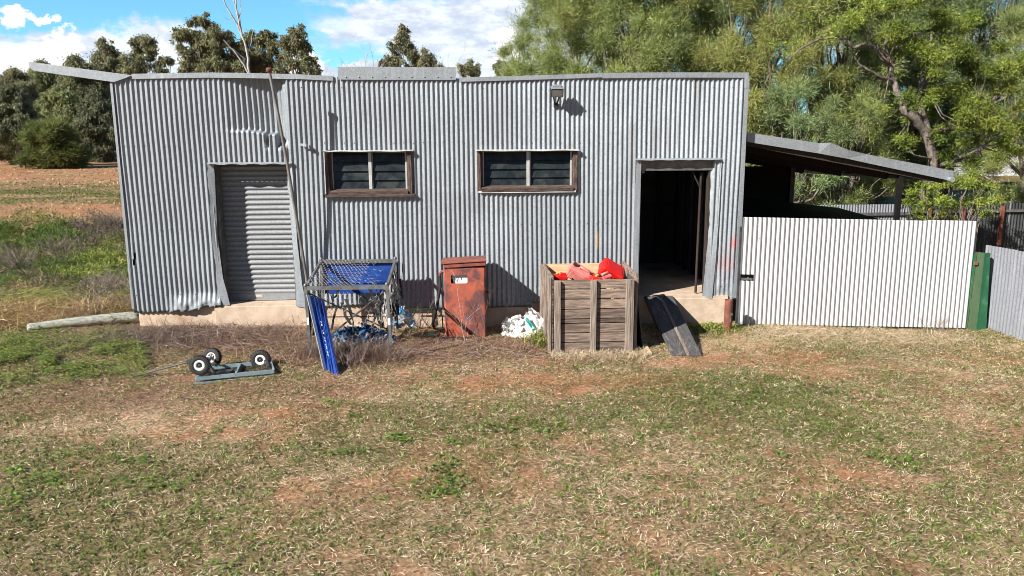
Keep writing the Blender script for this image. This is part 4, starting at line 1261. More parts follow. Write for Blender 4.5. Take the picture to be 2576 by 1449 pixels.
# loosened top board on the right side
m = MB(); m.beam(P(1566, 664, CB), Vector((cx1 + .05, CY + .02, CT + .0)), .03, .11); o_ = m.build('loose_plank', CRATE_H, crate, .004)
m = MB()
for k, (a, b) in enumerate(zip(zb, zb[1:])):
    m.bb((cx0 + .01, CB + .001, b + .006), (cx1 - .01, CB + TH, a + (.03 if k == 0 else -.003)))
m.build('back_planks', CRATE_IN, crate, .004)
m = MB()
for x in (cx0 + .02, cx1 - .1): m.bb((x, CB - .05, .02), (x + .07, CB, CT - .02))
m.bb((cx0 + .04, CY + .07, .10), (cx1 - .04, CB - .01, .13)); m.build('inner_frame', CRATE_IN, crate)
# thin board leaning on the crate's right side
m = MB(); m.quad(Vector((cx1 + .19, CY + .12, 0.0)), Vector((cx1 + .19, CB - .2, .0)), Vector((cx1 + .045, CB - .2, CT - .02)), Vector((cx1 + .06, CY + .12, CT - .02)), -.02)
tag(m.build('leaning_board', RAMP), 'dark thin board leaning against the right side of the crate', 'board')


def jerry(name, label, centre, size, rot, mat, capmat, capsize=.03):
    """moulded fuel can: ribbed rounded body, handle, spout with cap"""
    w_, d_, h_ = size
    M4 = Matrix.Translation(Vector(centre)) @ rot.to_4x4()
    root = thing(name, centre, label, 'fuel can', 'red fuel cans in the crate')
    def place(mb): mb.v = [tuple(M4 @ Vector(v)) for v in mb.v]; return mb
    m = MB(); m.box((0, 0, -h_ * .06), (w_, d_, h_ * .88)); place(m).build('can_body', mat, root, min(w_, d_) * .16, 4)
    m = MB(); m.box((0, -d_ * .5, -h_ * .08), (w_ * .72, .012, h_ * .6)); m.box((0, d_ * .5, -h_ * .08), (w_ * .72, .012, h_ * .6))
    for s in (-1, 1): m.box((s * w_ * .5, 0, -h_ * .08), (.012, d_ * .55, h_ * .6))
    place(m).build('rib_panel', mat, root, .005, 2)
    m = MB(); m.tube([(-w_ * .12, 0, h_ * .36), (-w_ * .10, 0, h_ * .50), (w_ * .30, 0, h_ * .50), (w_ * .36, 0, h_ * .36)], .019, 8); place(m).build('handle', mat, root)
    m = MB(); m.cyl((-w_ * .34, 0, h_ * .36), (-w_ * .36, 0, h_ * .46), capsize * .9, 14); place(m).build('spout', mat, root)
    m = MB(); m.cyl((-w_ * .36, 0, h_ * .44), (-w_ * .375, 0, h_ * .54), capsize, 14); place(m).build('cap', capmat, root, .004, 2)
    return root


def e3(x, y, z): return Matrix.Rotation(R(z), 3, 'Z') @ Matrix.Rotation(R(y), 3, 'Y') @ Matrix.Rotation(R(x), 3, 'X')
def cz(px, py, z): return G(px, py, z)
ca = P(1538, 681, -1.05)
jerry('fuel_can', 'bright red fuel can tipped on its side at the top right of the crate', ca, (.36, .20, .30), e3(-52, 32, 6), RED_PL, BLACK)
cb_ = P(1458, 688, -1.15)
jerry('fuel_can', 'faded pinkish red fuel can with a black cap in the middle of the crate', cb_, (.36, .17, .26), e3(38, 30, -10), PINK_PL, BLACK, .027)
cc = P(1410, 702, -1.25)
jerry('fuel_can', 'small red fuel can with a yellow cap at the left of the crate', cc, (.18, .13, .17), e3(10, 10, 10), RED_PL, YELLOW_PL, .018)
cd = P(1520, 703, -1.35)
jerry('fuel_can', 'pale pink fuel can below the bright red one in the crate', cd, (.20, .15, .20), e3(20, -15, 20), PINK_PL, BLACK, .02)
ce = P(1496, 708, -1.45)
jerry('fuel_can', 'red fuel can with a yellow cap deep in the crate behind the middle post', ce, (.20, .14, .18), e3(5, 5, 95), RED_PL, YELLOW_PL, .02)
for k, (x, y, z) in enumerate(((cx0 + .3, -1.3, CT - .28), (cx0 + .62, -1.0, CT - .27), (cx0 + .9, -1.25, CT - .3))):
    pass
m = MB()
for k in range(26):
    m.box((rnd.uniform(cx0 + .12, cx1 - .12), rnd.uniform(CY + .2, CB - .12), rnd.uniform(.3, CT - .2)), (rnd.uniform(.12, .3), rnd.uniform(.1, .2), rnd.uniform(.1, .25)), e3(rnd.uniform(-40, 40), rnd.uniform(-40, 40), rnd.uniform(0, 180)))
tag(m.build('scrap_heap', DARK_STEEL, None, .01), 'dark scrap filling the crate beneath the fuel cans', 'scrap')

# rusty tank
TY = -.70
tx0, tx1 = P(1118, 760, TY).x, P(1222, 760, TY).x
tz1 = P(1170, 674, TY).z
TB = TY + .52
tank = thing('rusty_tank', ((tx0 + tx1) / 2, (TY + TB) / 2, 0), 'rust red steel tank with slot window and loose lid by the wall', 'tank')
h0, h1_ = P(1134, 692, TY), P(1176, 713, TY)


def rounded(x0, x1, z0, z1, r, n=5):
    pts = []
    for (cx, cz_, a0) in ((x1 - r, z1 - r, 0), (x0 + r, z1 - r, 90), (x0 + r, z0 + r, 180), (x1 - r, z0 + r, 270)):
        for k in range(n + 1):
            a = R(a0 + 90 * k / n); pts.append((cx + r * math.cos(a), cz_ + r * math.sin(a)))
    return pts


def holed_panel(mb, y, X0, X1, Z0, Z1, hx0, hx1, hz0, hz1):
    outer = rounded(X0, X1, Z0, Z1, .004); inner = rounded(hx0, hx1, hz0, hz1, .025); n = len(outer)
    mb.add([(x, y, z) for x, z in outer] + [(x, y, z) for x, z in inner], [(i, (i + 1) % n, n + (i + 1) % n, n + i) for i in range(n)])
    mb.add([(x, y, z) for x, z in inner] + [(x, y + .015, z) for x, z in inner], [(i, (i + 1) % n, n + (i + 1) % n, n + i) for i in range(n)])


m = MB()
holed_panel(m, TY, tx0 + .02, tx1 - .02, -.02, tz1, h0.x, h1_.x, h1_.z, h0.z)
m.add([(tx0 + .02, TY, -.02), (tx0 + .02, TY, tz1), (tx0, TY + .03, tz1), (tx0, TY + .03, -.02)], [(0, 1, 2, 3)], True)
m.add([(tx1 - .02, TY, -.02), (tx1 - .02, TY, tz1), (tx1, TY + .03, tz1), (tx1, TY + .03, -.02)], [(3, 2, 1, 0)], True)
m.quad((tx0, TY + .03, -.02), (tx0, TB, -.02), (tx0, TB, tz1), (tx0, TY + .03, tz1), -.003)
m.quad((tx1, TY + .03, -.02), (tx1, TB, -.02), (tx1, TB, tz1), (tx1, TY + .03, tz1), .003)
holed_panel(m, TB, tx0, tx1, -.02, tz1, tx0 + .12, tx1 - .2, h1_.z - .02, h0.z + .02)
m.build('tank_shell', RUST, tank)
m = MB(); m.quad((h0.x + .03, TY + .05, h1_.z - .05), (h1_.x + .03, TY + .05, h1_.z - .05), (h1_.x + .03, TY + .05, h0.z - .012), (h0.x + .03, TY + .05, h0.z - .012), .002); m.build('sight_plate', WHITE, tank)
m = MB()
for (a, b) in (((1147, 697), (1151, 704)), ((1151, 704), (1150, 710)), ((1153, 697), (1155, 708)), ((1159, 697), (1162, 706)), ((1162, 697), (1160, 704)), ((1144, 699), (1148, 707))):
    q0, q1 = P(*a, TY + .047), P(*b, TY + .047); m.beam(q0, q1, .004, .004)
m.build('sight_marks', BLACK, tank)
lid = MB()
l0, l1 = P(1109, 667, TY - .03), P(1224, 660, TY - .03)
ang = math.atan2(l1.z - l0.z, l1.x - l0.x)
lc = Vector(((l0.x + l1.x) / 2, (TY + TB) / 2 - .0, (l0.z + l1.z) / 2 + .012))
rl = Matrix.Rotation(-ang, 3, 'Y')
lid.box(lc + Vector((0, 0, .008)), ((l1.x - l0.x), TB - TY + .08, .016), rl); lid.box(lc + rl @ Vector((.01, 0, -.035)), ((l1.x - l0.x) - .05, TB - TY + .045, .06), rl)
lido = lid.build('lid', nmat('lid_rust', (.20, .06, .045), (.32, .09, .06), 6, .6, c3=(.08, .04, .035), s3=3), tank, .006)
m = MB(); a = P(1115, 683, TY + .05)
m.tube([a + Vector((.03, 0, 0)), a + Vector((-.02, 0, 0)), a + Vector((-.05, -.01, -.03)), a + Vector((-.055, -.01, -.06))], .022, 10); m.build('elbow', RUST, tank)
m = MB(); hs_ = [a + Vector((-.055, -.01, -.06)), P(1108, 720, TY + .02), P(1101, 760, TY + .05), P(1093, 800, TY + .1), P(1088, 815, TY + .16), P(1093, 826, TY + .18), P(1105, 829, TY + .18), P(1120, 828, TY + .2)]
m.tube(hs_, .021, 10); m.build('hose', RUBBER, tank)
m = MB(); q0 = P(1229, 734, TY + .2); m.beam(q0 - Vector((.05, 0, 0)), q0, .02, .03); m.beam(q0, q0 - Vector((0, 0, .18)), .012, .012); m.build('tap', DARK_STEEL, tank)

# green tube frame beside the tank
gfr = thing('tube_frame', G(1075, 845, 0), 'dark green bent tube frame lying against the slab left of the tank', 'frame')
m = MB(); Yg = -.35
m.tube([P(1034, 850, Yg), P(1036, 800, Yg), P(1044, 783, Yg), P(1060, 778, Yg), P(1095, 777, Yg), P(1106, 782, Yg), P(1113, 795, Yg), P(1114, 825, Yg), P(1106, 836, Yg), P(1092, 838, Yg)], .011, 8)
m.tube([P(1030, 778, -.1), P(1085, 777, -.1), P(1097, 785, -.1), P(1100, 815, -.1)], .011, 8)
m.build('tube', DKGREEN, gfr)
m = MB(); m.box(G(1080, 843, .04), (.22, .16, .025), e3(6, -8, 10)); m.build('seat_pad', DKGREEN, gfr, .008)
m = MB(); m.beam(G(1085, 852, .02), G(1160, 858, .03), .02, .015); m.build('strap', TEAL_STEEL, gfr)

# heap of white rubbish
def crumple(name, centre, r, n, mat, seed, flat=.45, parent=None, patch=.12):
    """loose heap of crushed film: many bent patches"""
    q = random.Random(seed); m = MB(); c = Vector(centre)
    for k in range(n):
        a = q.random() * 6.283; rr = r * math.sqrt(q.random()); h = (1 - (rr / r) ** 1.5) * r * flat * q.uniform(.4, 1.1)
        o = c + Vector((math.cos(a) * rr, math.sin(a) * rr * .6, h + .02)); rot = e3(q.uniform(-60, 60), q.uniform(-60, 60), q.uniform(0, 360))
        s = patch * q.uniform(.5, 1.3); vs = []
        for i in range(4):
            for j in range(4): vs.append(o + rot @ Vector(((i / 3 - .5) * s + q.uniform(-.2, .2) * s * .5, (j / 3 - .5) * s + q.uniform(-.2, .2) * s * .5, q.uniform(-.25, .25) * s)))
        m.add(vs, [(i * 4 + j, i * 4 + j + 1, i * 4 + j + 5, i * 4 + j + 4) for i in range(3) for j in range(3)], True)
    return m.build(name, mat, parent)


hc = G(1325, 838, 0)
def mound(name, cx_, cy_, rx_, ry_, hh, mat, seed):
    n = 60; A_, R_ = np.meshgrid(np.linspace(0, 2 * np.pi, n), np.linspace(0, 1, 34))
    X_ = cx_ + np.cos(A_) * R_ * rx_; Y_ = cy_ + np.sin(A_) * R_ * ry_
    rid = 1 - np.abs(fbm(X_, Y_, .14, seed, 4) - .5) * 4; rid2 = 1 - np.abs(fbm(X_ * 1.3, Y_, .07, seed + 5, 3) - .5) * 4
    lump = fbm(X_, Y_, .26, seed + 9, 2)
    Z_ = (1 - R_ ** 1.7) * hh * (.45 + .9 * lump) + (rid * .045 + rid2 * .028) * (1 - R_ ** 4) - .03 + H(X_, Y_)
    X_ = X_ + (fbm(X_, Z_, .1, seed + 2, 3) - .5) * .09; Y_ = Y_ + (fbm(Y_, Z_, .1, seed + 3, 3) - .5) * .09
    i = np.arange(34 * n).reshape(34, n)
    return mesh_np(name, np.stack([X_, Y_, Z_], -1).reshape(-1, 3), np.stack([i[:-1, :-1], i[:-1, 1:], i[1:, 1:], i[1:, :-1]], -1).reshape(-1, 4), mat, smooth=True)


heap = mound('rubbish_heap', hc.x + .02, hc.y + .05, .46, .34, .34, RAG, 3)
crumple('loose_film', (hc.x, hc.y + .0, .04), .40, 46, RAG, 5, .8, heap, .13)
tag(heap, 'heap of torn white plastic lying left of the crate', 'rubbish')
m = MB(); m.beam(P(1324, 799, hc.y - .2), P(1349, 829, hc.y - .22), .045, .02); m.beam(P(1322, 803, hc.y - .2), P(1340, 829, hc.y - .22), .02, .02)
tag(m.build('plastic_strip', TEAL_PL, None, .004), 'teal plastic strip lying on the white rubbish heap', 'plastic strip')

# ------------------------------------------------------------------ wire cage
cage = thing('wire_cage', (-1.7, -1.0, 0), 'rusting square tube cage with torn wire netting and blue back panel', 'cage')
YF, YB = -1.60, -.38
fl0, fr0 = G(781, 897, 0), G(983, 900, 0)
c_fl = P(768, 717, YF); c_fr = P(973, 714, YF - .05); c_bl = P(807, 651, YB); c_br = P(994, 649, YB)
zt = (c_fl.z + c_fr.z + c_bl.z + c_br.z) / 4
legs = [(c_fl, Vector((fl0.x, YF, 0))), (c_fr, Vector((fr0.x, YF - .05, 0))), (c_bl, Vector((c_bl.x, YB, 0.05))), (c_br, Vector((c_br.x, YB, 0.05)))]
for t_, b_ in legs:
    m = MB(); m.beam(b_ - Vector((0, 0, .05)), t_ - Vector((0, 0, .02)), .04, .04, (0, 1, 0)); m.build('leg', GREY_STEEL, cage)
    m = MB(); m.lathe(t_ - Vector((0, 0, .02)), (0, 0, 1), [(.024, 0), (.028, .01), (.022, .03), (.012, .04), (0, .043)], 10); m.build('leg_cap', GREY_STEEL, cage)
for a, b in ((c_fl, c_fr), (c_bl, c_br), (c_fl, c_bl), (c_fr, c_br)):
    d_ = (b - a).normalized() * .021
    m = MB(); m.beam(a + d_ - Vector((0, 0, .045)), b - d_ - Vector((0, 0, .045)), .032, .055); m.build('top_rail', GREY_STEEL, cage)
m = MB()
bl2 = c_bl - Vector((0, 0, .17)); br2 = c_br - Vector((0, 0, .17))
fl_b, fr_b = legs[0][1], legs[1][1]; bl_b, br_b = legs[2][1], legs[3][1]
m.beam(c_fl - Vector((-.03, -.03, .12)), lerp(fr_b, br_b, .5) + Vector((0, 0, .15)), .025, .02)
m.beam(c_fr - Vector((.03, -.03, .10)), lerp(fl_b, bl_b, .45) + Vector((0.1, 0, .06)), .028, .02)
m.beam(c_bl - Vector((-.03, 0, .25)), br_b + Vector((0, 0, .25)), .02, .02); m.beam(lerp(fl_b, bl_b, .5) + Vector((0, 0, .4)), lerp(fr_b, br_b, .5) + Vector((0, 0, .40)), .015, .015)
m.build('brace', DARK_STEEL, cage)
# blue back panel of three boards
m = MB(); yb = YB + .03
for (pz0, pz1) in ((668, 708), (710, 733), (735, 742)):
    z1_ = P(900, pz0 - 6, yb).z; z0_ = P(900, pz1 - 3, yb).z
    m.bb((c_bl.x + .03, yb, z0_ + .004), (c_br.x + .04, yb + .02, z1_ - .003))
m.bb((c_bl.x + .05, yb - .018, P(900, 712, yb).z), (c_br.x + .02, yb - .001, P(900, 707, yb).z)); m.build('back_panel', BLUE, cage, .003)
m = MB(); m.box(lerp(c_fl, legs[0][1], .5) + Vector((0, -.022, 0)), (.03, .004, .10)); m.box(lerp(c_fr, legs[1][1], .52) + Vector((0, -.022, 0)), (.03, .004, .10)); m.box(lerp(c_br, legs[3][1], .38) + Vector((0, -.022, 0)), (.03, .004, .09)); m.build('leg_sticker', WHITE, cage)
# chicken wire
def netting(o, U_, V_, nu, nv, sag, drop, seed, r=.0022, size=1.0):
    q = random.Random(seed); m = MB()
    def pt(i, j, k):
        u_ = (i + (.5 if j % 2 else 0)) / nu; v_ = j / nv
        return u_, v_
    def w_(u_, v_):
        p = o + U_ * u_ + V_ * v_
        k = math.sin(u_ * 3.1) * math.sin(v_ * 3.1)
        return p + Vector((math.sin(v_ * 9 + u_ * 4) * .012, math.sin(u_ * 11 + v_ * 5) * .012, -sag * k + math.sin(u_ * 8 + v_ * 7) * .012))
    for j in range(nv):
        for i in range(nu):
            off = .5 if j % 2 else 0
            a = ((i + off) / nu, j / nv); b = ((i + off) / nu, (j + .55) / nv)
            c1 = ((i + off + .5) / nu, (j + 1) / nv); c2 = ((i + off - .5) / nu, (j + 1) / nv)
            if q.random() < drop(a[0], a[1]): continue
            for s_, t_ in ((a, b), (b, c1), (b, c2)):
                if max(s_[0], t_[0]) > 1.01 or min(s_[0], t_[0]) < -.01: continue
                m.tube([w_(*s_), w_(*t_)], r, 3, False)
    return m
m = netting(c_fl - Vector((0, 0, .02)), c_fr - c_fl, c_bl - c_fl, 20, 17, .05, lambda u_, v_: .04 if u_ < .6 + .25 * v_ * .4 else .8, 3, .0024); m.build('top_netting', WIRE, cage)
m = netting(c_fl - Vector((0, -.03, .1)), c_fr - c_fl, (fl_b - c_fl) * .8, 20, 15, -.03, lambda u_, v_: .45 + .3 * u_, 5, .002); m.build('front_netting', WIRE, cage)
m = netting(c_fr - Vector((0, 0, .06)), c_br - c_fr, (fr_b - c_fr) * .8, 18, 14, .02, lambda u_, v_: .3, 7, .0018); m.build('side_netting', WIRE, cage)
# tatters of shade cloth and string
q = random.Random(12); m = MB()
for k in range(64):
    u_ = q.random(); s0 = lerp(c_fl, c_fr, u_) if q.random() < .4 else lerp(c_fr, c_br, u_)
    s0 = s0 + Vector((0, q.uniform(0, .9) if q.random() < .4 else .03, -.05 - q.random() * .4))
    L = q.uniform(.12, .5); wd = q.uniform(.008, .05); sw_ = q.uniform(-.12, .12)
    pts = [s0 + Vector((sw_ * t + q.uniform(-.02, .02), q.uniform(-.03, .03), -L * t)) for t in (0, .3, .6, 1)]
    for p, r_ in zip(pts, pts[1:]): m.quad(p, p + Vector((wd, .01, 0)), r_ + Vector((wd * .8, 0, 0)), r_)
m.build('torn_cloth', DARKCLOTH, cage)
m = MB()
for k in range(26):
    s0 = lerp(c_fr, c_br, q.uniform(-.02, .7)) + Vector((q.uniform(-.05, .03), 0, -q.uniform(.02, .3))); pts = [s0]
    for _ in range(4): pts.append(pts[-1] + Vector((q.uniform(-.05, .03), q.uniform(-.03, .03), -q.uniform(.05, .16))))
    for p, r_ in zip(pts, pts[1:]): m.quad(p, p + Vector((.012, .01, 0)), r_ + Vector((.01, 0, 0)), r_)
m.build('torn_film', RAG, cage)
# scraps inside
tag(crumple('plastic_scraps', (-1.62, -1.02, .02), .52, 230, BLUEJUNK, 8, .55, None, .10), 'heap of crushed blue plastic on the floor of the wire cage', 'plastic scraps')
bagc = P(1003, 800, -.75)
tag(crumple('torn_bag', (bagc.x + .05, bagc.y, bagc.z - .12), .17, 34, CYANBAG, 15, 1.3, None, .13), 'torn blue and white bag caught at the right side of the wire cage', 'bag')
# blue panel leaning on the front left
bt, bt2 = P(778, 742, YF - .03), P(800, 752, YF + .0)
bt2 = Vector((bt.x + .16, bt.y + .1, bt.z - .10))
b1_ = G(822, 934, .0); b2_ = G(851, 945, .0)
pn = thing('blue_panel', b1_, 'long blue ribbed panel leaning on the front left leg of the cage', 'panel')
m = MB(); m.quad(b1_, b2_, bt2, bt, -.02); m.build('panel_sheet', BLUE, pn, .002)
nn_ = (b2_ - b1_).cross(bt - b1_).normalized()
if nn_.y > 0: nn_ = -nn_
m = MB()
for f in (.06, .40, .62, .94): m.beam(lerp(b1_, b2_, f) + nn_ * .006, lerp(bt, bt2, f) + nn_ * .006, .010, .012, nn_)
m.build('rib', BLUE, pn)
m = MB(); m.beam(b1_ + nn_ * .01 + Vector((-.012, 0, 0)), bt + nn_ * .01 + Vector((-.012, 0, 0)), .014, .04, nn_); m.build('metal_edge', GALV_FLAT, pn)
# pale handwriting along the panel: looping strokes
m = MB(); q = random.Random(4)
pts = []
Lw = 46
for k in range(Lw):
    t = .22 + .5 * k / Lw
    c0 = lerp(lerp(b1_, b2_, .48), lerp(bt, bt2, .48), t)
    ax = (b2_ - b1_).normalized()
    pts.append(c0 + ax * (.028 * math.sin(k * 1.9) + q.uniform(-.008, .008)) + nn_ * .0045)
for g0 in (0, 8, 17, 25, 36):
    for a, b in zip(pts[g0:g0 + 7], pts[g0 + 1:g0 + 7]): m.beam(a, b, .006, .003, nn_)
m.build('handwriting', nmat('chalk', (.45, .5, .6), (.5, .55, .65), 5), pn)

# ------------------------------------------------------------------ trolley lying upside down
zf = .075
f1, f2 = G(493, 953, zf), G(689, 934, zf); k1, k2 = G(527, 925, zf), G(681, 911, zf)
tr = thing('garden_trolley', lerp(f1, k2, .5) * 1.0, 'upturned garden trolley with blue grey frame and three wheels showing', 'trolley')
tr.location.z = 0
m = MB()
for a, b in ((f1, f2), (k1, k2), (f1, k1), (f2, k2), (lerp(f1, f2, .5), lerp(k1, k2, .5))): m.beam(a, b, .022, .045)
lo = Vector((0, 0, -.055)); m.beam(f1 + lo + Vector((-.03, -.03, 0)), f2 + lo + Vector((0, -.02, 0)), .02, .02); m.beam(k1 + lo, k2 + lo, .02, .02)
m.build('frame', TEAL_STEEL, tr)
m = MB()
for k in range(34):
    t = (k + .5) / 34; m.beam(lerp(f1, f2, t) + Vector((0, .01, -.03)), lerp(k1, k2, t) + Vector((0, -.01, -.03)), .004, .004)
for k in range(12):
    t = (k + .5) / 12; m.beam(lerp(f1, k1, t) + Vector((0, 0, -.026)), lerp(f2, k2, t) + Vector((0, 0, -.026)), .004, .004)
m.build('mesh_deck', BLACK, tr)
m = MB(); m.box(lerp(lerp(f1, f2, .3), lerp(k1, k2, .3), .5) + Vector((0, 0, -.01)), (.18, .2, .015)); m.beam(lerp(f2, k2, .2) + Vector((-.06, 0, .03)), lerp(f2, k2, .9) + Vector((-.06, 0, .03)), .03, .03); m.build('undercarriage', DARK_STEEL, tr)


def wheel(c, axis, r, spokes=False):
    c = Vector(c); ax = Vector(axis).normalized()
    wh = bpy.data.objects.new('wheel', None); wh.location = c; COL.objects.link(wh); wh.parent = tr; wh.matrix_parent_inverse = Matrix.Translation(tr.location).inverted()
    wd = .075
    m = MB()
    prof = [(r * .52, -wd * .40), (r * .60, -wd * .5), (r * .86, -wd * .5), (r * .97, -wd * .36), (r, -wd * .15), (r, wd * .15), (r * .97, wd * .36), (r * .86, wd * .5), (r * .60, wd * .5), (r * .52, wd * .40)]
    m.lathe(c, ax, prof, 32)
    e1 = ax.orthogonal().normalized(); e2 = ax.cross(e1)
    for k in range(24):
        a = 2 * math.pi * k / 24; d = e1 * math.cos(a) + e2 * math.sin(a)
        for s in (-1, 1): m.beam(c + d * (r * .985) + ax * (s * wd * .06), c + d * (r * .955) + ax * (s * wd * .46), .012, .012)
    sub(m, 'tyre', RUBBER, wh, c)
    m = MB()
    if spokes:
        m.lathe(c, ax, [(r * .53, wd * .42), (r * .44, wd * .45), (r * .40, wd * .30)], 28)
        for k in range(6):
            a = 2 * math.pi * k / 6; d = e1 * math.cos(a) + e2 * math.sin(a); m.beam(c + d * (r * .16) + ax * wd * .36, c + d * (r * .44) + ax * wd * .36, .016, .01)
    else:
        m.lathe(c, ax, [(r * .53, wd * .42), (r * .50, wd * .46), (r * .36, wd * .44), (r * .29, wd * .38), (r * .26, wd * .1)], 28)
    sub(m, 'rim', WHITE, wh, c)
    m = MB(); m.lathe(c, ax, [(r * .27, wd * .12), (r * .15, wd * .16), (r * .13, wd * .40), (.0, wd * .42)], 16)
    sub(m, 'hub', DARK_STEEL, wh, c)
    return wh


fy = lerp(f1, f2, .1).y
w1 = P(503, 918.6, fy + .02); w2 = P(534, 899, lerp(k1, k2, .1).y + .05); w3 = P(656, 904.5, lerp(k1, k2, .9).y - .02)
wheel(w1, (.10, -1, .12), .124)
wheel(w2, (-.28, -1, .25), .124, True)
wheel(w3, (.05, -1, .10), .128)
m = MB(); m.beam(w1 + Vector((0, .05, 0)), w2, .025, .025); m.beam(w3 + Vector((0, .04, -.0)), lerp(k2, f2, .5), .025, .04); m.beam(lerp(w1, w2, .5), lerp(lerp(f1, k1, .5), lerp(f2, k2, .5), .15), .03, .03); m.build('axle', DARK_STEEL, tr)
h0_ = lerp(w1, w2, .4) + Vector((-.02, 0, -.03)); h1b = P(478, 909, h0_.y + .02); h2b = G(340, 946, .03)
m = MB(); m.tube([h0_, h1b, lerp(h1b, h2b, .45) + Vector((0, 0, .0)), h2b], [.014, .014, .011, .011], 8); m.box(h1b, (.07, .05, .05)); m.tube([h2b + Vector((0, -.05, 0)), h2b + Vector((-.02, .06, 0))], .011, 8); m.build('pull_handle', DARK_STEEL, tr)

# pale log on the left
la, lb = G(72, 838, .07), G(352, 818, .07)
la.z = Hs(la.x, la.y) + .05; lb.z = Hs(lb.x, lb.y) + .10
m = MB(); n = 24
vs = []; fs = []
dl = (lb - la).normalized(); e1 = dl.orthogonal().normalized(); e2 = dl.cross(e1)
q = random.Random(2)
for i in range(n + 1):
    t = i / n; c_0 = lerp(la, lb, t) + Vector((0, 0, .02 * math.sin(t * 3)))
    for k in range(14):
        a = 2 * math.pi * k / 14; r_ = (.062 + .03 * t) * (1 + .05 * math.sin(k * 2.4) + q.uniform(-.02, .02))
        if t > .9: r_ *= 1 - (.5 if k in (2, 3, 4, 9, 10) else .1) * (t - .9) * 10
        vs.append(c_0 + (e1 * math.cos(a) + e2 * math.sin(a)) * r_)
for i in range(n):
    for k in range(14): fs.append((i * 14 + k, i * 14 + (k + 1) % 14, (i + 1) * 14 + (k + 1) % 14, (i + 1) * 14 + k))
fs.append(tuple(range(14))[::-1]); fs.append(tuple(range(n * 14, n * 14 + 14)))
m.add(vs, fs, True)
lg = thing('fallen_log', lerp(la, lb, .5), 'pale grey log lying in dead grass left of the shed', 'log')
m.build('log_body', LOGM, lg)
m = MB()
for k in range(7):
    s_ = lb - dl * .05 + (e1 * q.uniform(-.05, .05) + e2 * q.uniform(-.05, .05)); m.tube([s_, s_ + dl * q.uniform(.08, .26) + Vector((0, q.uniform(-.05, .05), q.uniform(-.03, .02)))], [.016, .003], 5)
m.box(lb + dl * .03, (.12, .12, .11), e3(20, 30, 10)); m.build('splintered_end', DARKCLOTH, lg)
c = P(5, 794, 1.2); c.z = max(c.z, Hs(c.x, c.y) + .1)
rbm = MB(); rbm.beam(c + Vector((-.7, .2, -.06)), c + Vector((.08, 0, .03)), .06, .10); rbm.beam(c + Vector((-.7, .2, -.0)), c + Vector((.08, 0, .09)), .11, .02)
tag(rbm.build('rusty_beam', RUST_DARK), 'rusty steel beam end poking from the weeds at far left', 'beam')

# ------------------------------------------------------------------ dry bushes and sticks
def twigs(mb, base, n, h, spread, r, seed, depth=2):
    q = random.Random(seed)
    def grow(p, d, L, rad, lev):
        pts = [p]; cur = Vector(p); dd = d.copy()
        for _ in range(4):
            dd = (dd + Vector((q.uniform(-.25, .25), q.uniform(-.25, .25), q.uniform(-.12, .18)))).normalized(); cur = cur + dd * (L / 4); pts.append(cur.copy())
        mb.tube(pts, [rad, rad * .85, rad * .7, rad * .5, rad * .25], 4, False)
        if lev > 0:
            for k in range(q.randint(2, 4)):
                i = q.randint(1, 3); grow(pts[i], (dd + Vector((q.uniform(-.9, .9), q.uniform(-.9, .9), q.uniform(-.1, .6)))).normalized(), L * q.uniform(.35, .6), rad * .6, lev - 1)
    for k in range(n):
        a = q.random() * 6.283; grow(Vector(base) + Vector((q.uniform(-1, 1) * spread * .3, q.uniform(-1, 1) * spread * .3, 0)), Vector((math.cos(a) * spread, math.sin(a) * spread, 1)).normalized(), h * q.uniform(.6, 1.1), r, depth)


def twig_thing(name, label, cat, px, py, n, h, spread, r, seed, mat=TWIG, depth=2, group=None):
    p = GT(px, py); m = MB(); twigs(m, p, n, h, spread, r, seed, depth)
    o = m.build(name, mat); return tag(o, label, cat, group)


twig_thing('dry_bush', 'round dry twiggy bush at the foot of the white gate', 'dry bush', 2338, 835, 16, .32, .9, .0035, 31)
twig_thing('dead_weed', 'tall dead weed stalks standing before the rusty tank', 'dead weed', 1203, 862, 4, .95, .16, .007, 33, nmat('dark_stalks', (.10, .05, .04), (.16, .08, .06), 6))
twig_thing('dead_weed', 'pale dead weed stem standing before the left of the rusty tank', 'dead weed', 1168, 868, 2, .85, .1, .005, 35, BARK_PALE)
twig_thing('dead_weed', 'dead weed clump under the front right leg of the cage', 'dead weed', 985, 905, 12, .32, .7, .004, 37)
twig_thing('dead_weed', 'dead weed clump growing inside the front of the cage', 'dead weed', 890, 925, 14, .36, .7, .004, 39)
twig_thing('dead_weed', 'grey dead weed tangle between the cage and the green frame', 'dead weed', 1045, 835, 14, .5, .6, .005, 41)
twig_thing('dead_weed', 'dead weed tangle at the foot of the ramp', 'dead weed', 1722, 893, 9, .25, .8, .0035, 43)
twig_thing('dead_scrub', 'grey leafless scrub at the far left of the weeds', 'scrub', 60, 690, 22, .8, 1.1, .009, 45)
twig_thing('dead_scrub', 'grey leafless scrub against the left wall of the shed', 'scrub', 285, 590, 20, .9, .9, .010, 47)
twig_thing('dead_scrub', 'brown leafless scrub by the front left corner of the shed', 'scrub', 270, 745, 20, .55, .9, .007, 49)
twig_thing('dead_scrub', 'tangle of dead stems arching through the green weeds', 'scrub', 170, 650, 22, .7, 1.2, .008, 51)
m = MB(); q = random.Random(77)
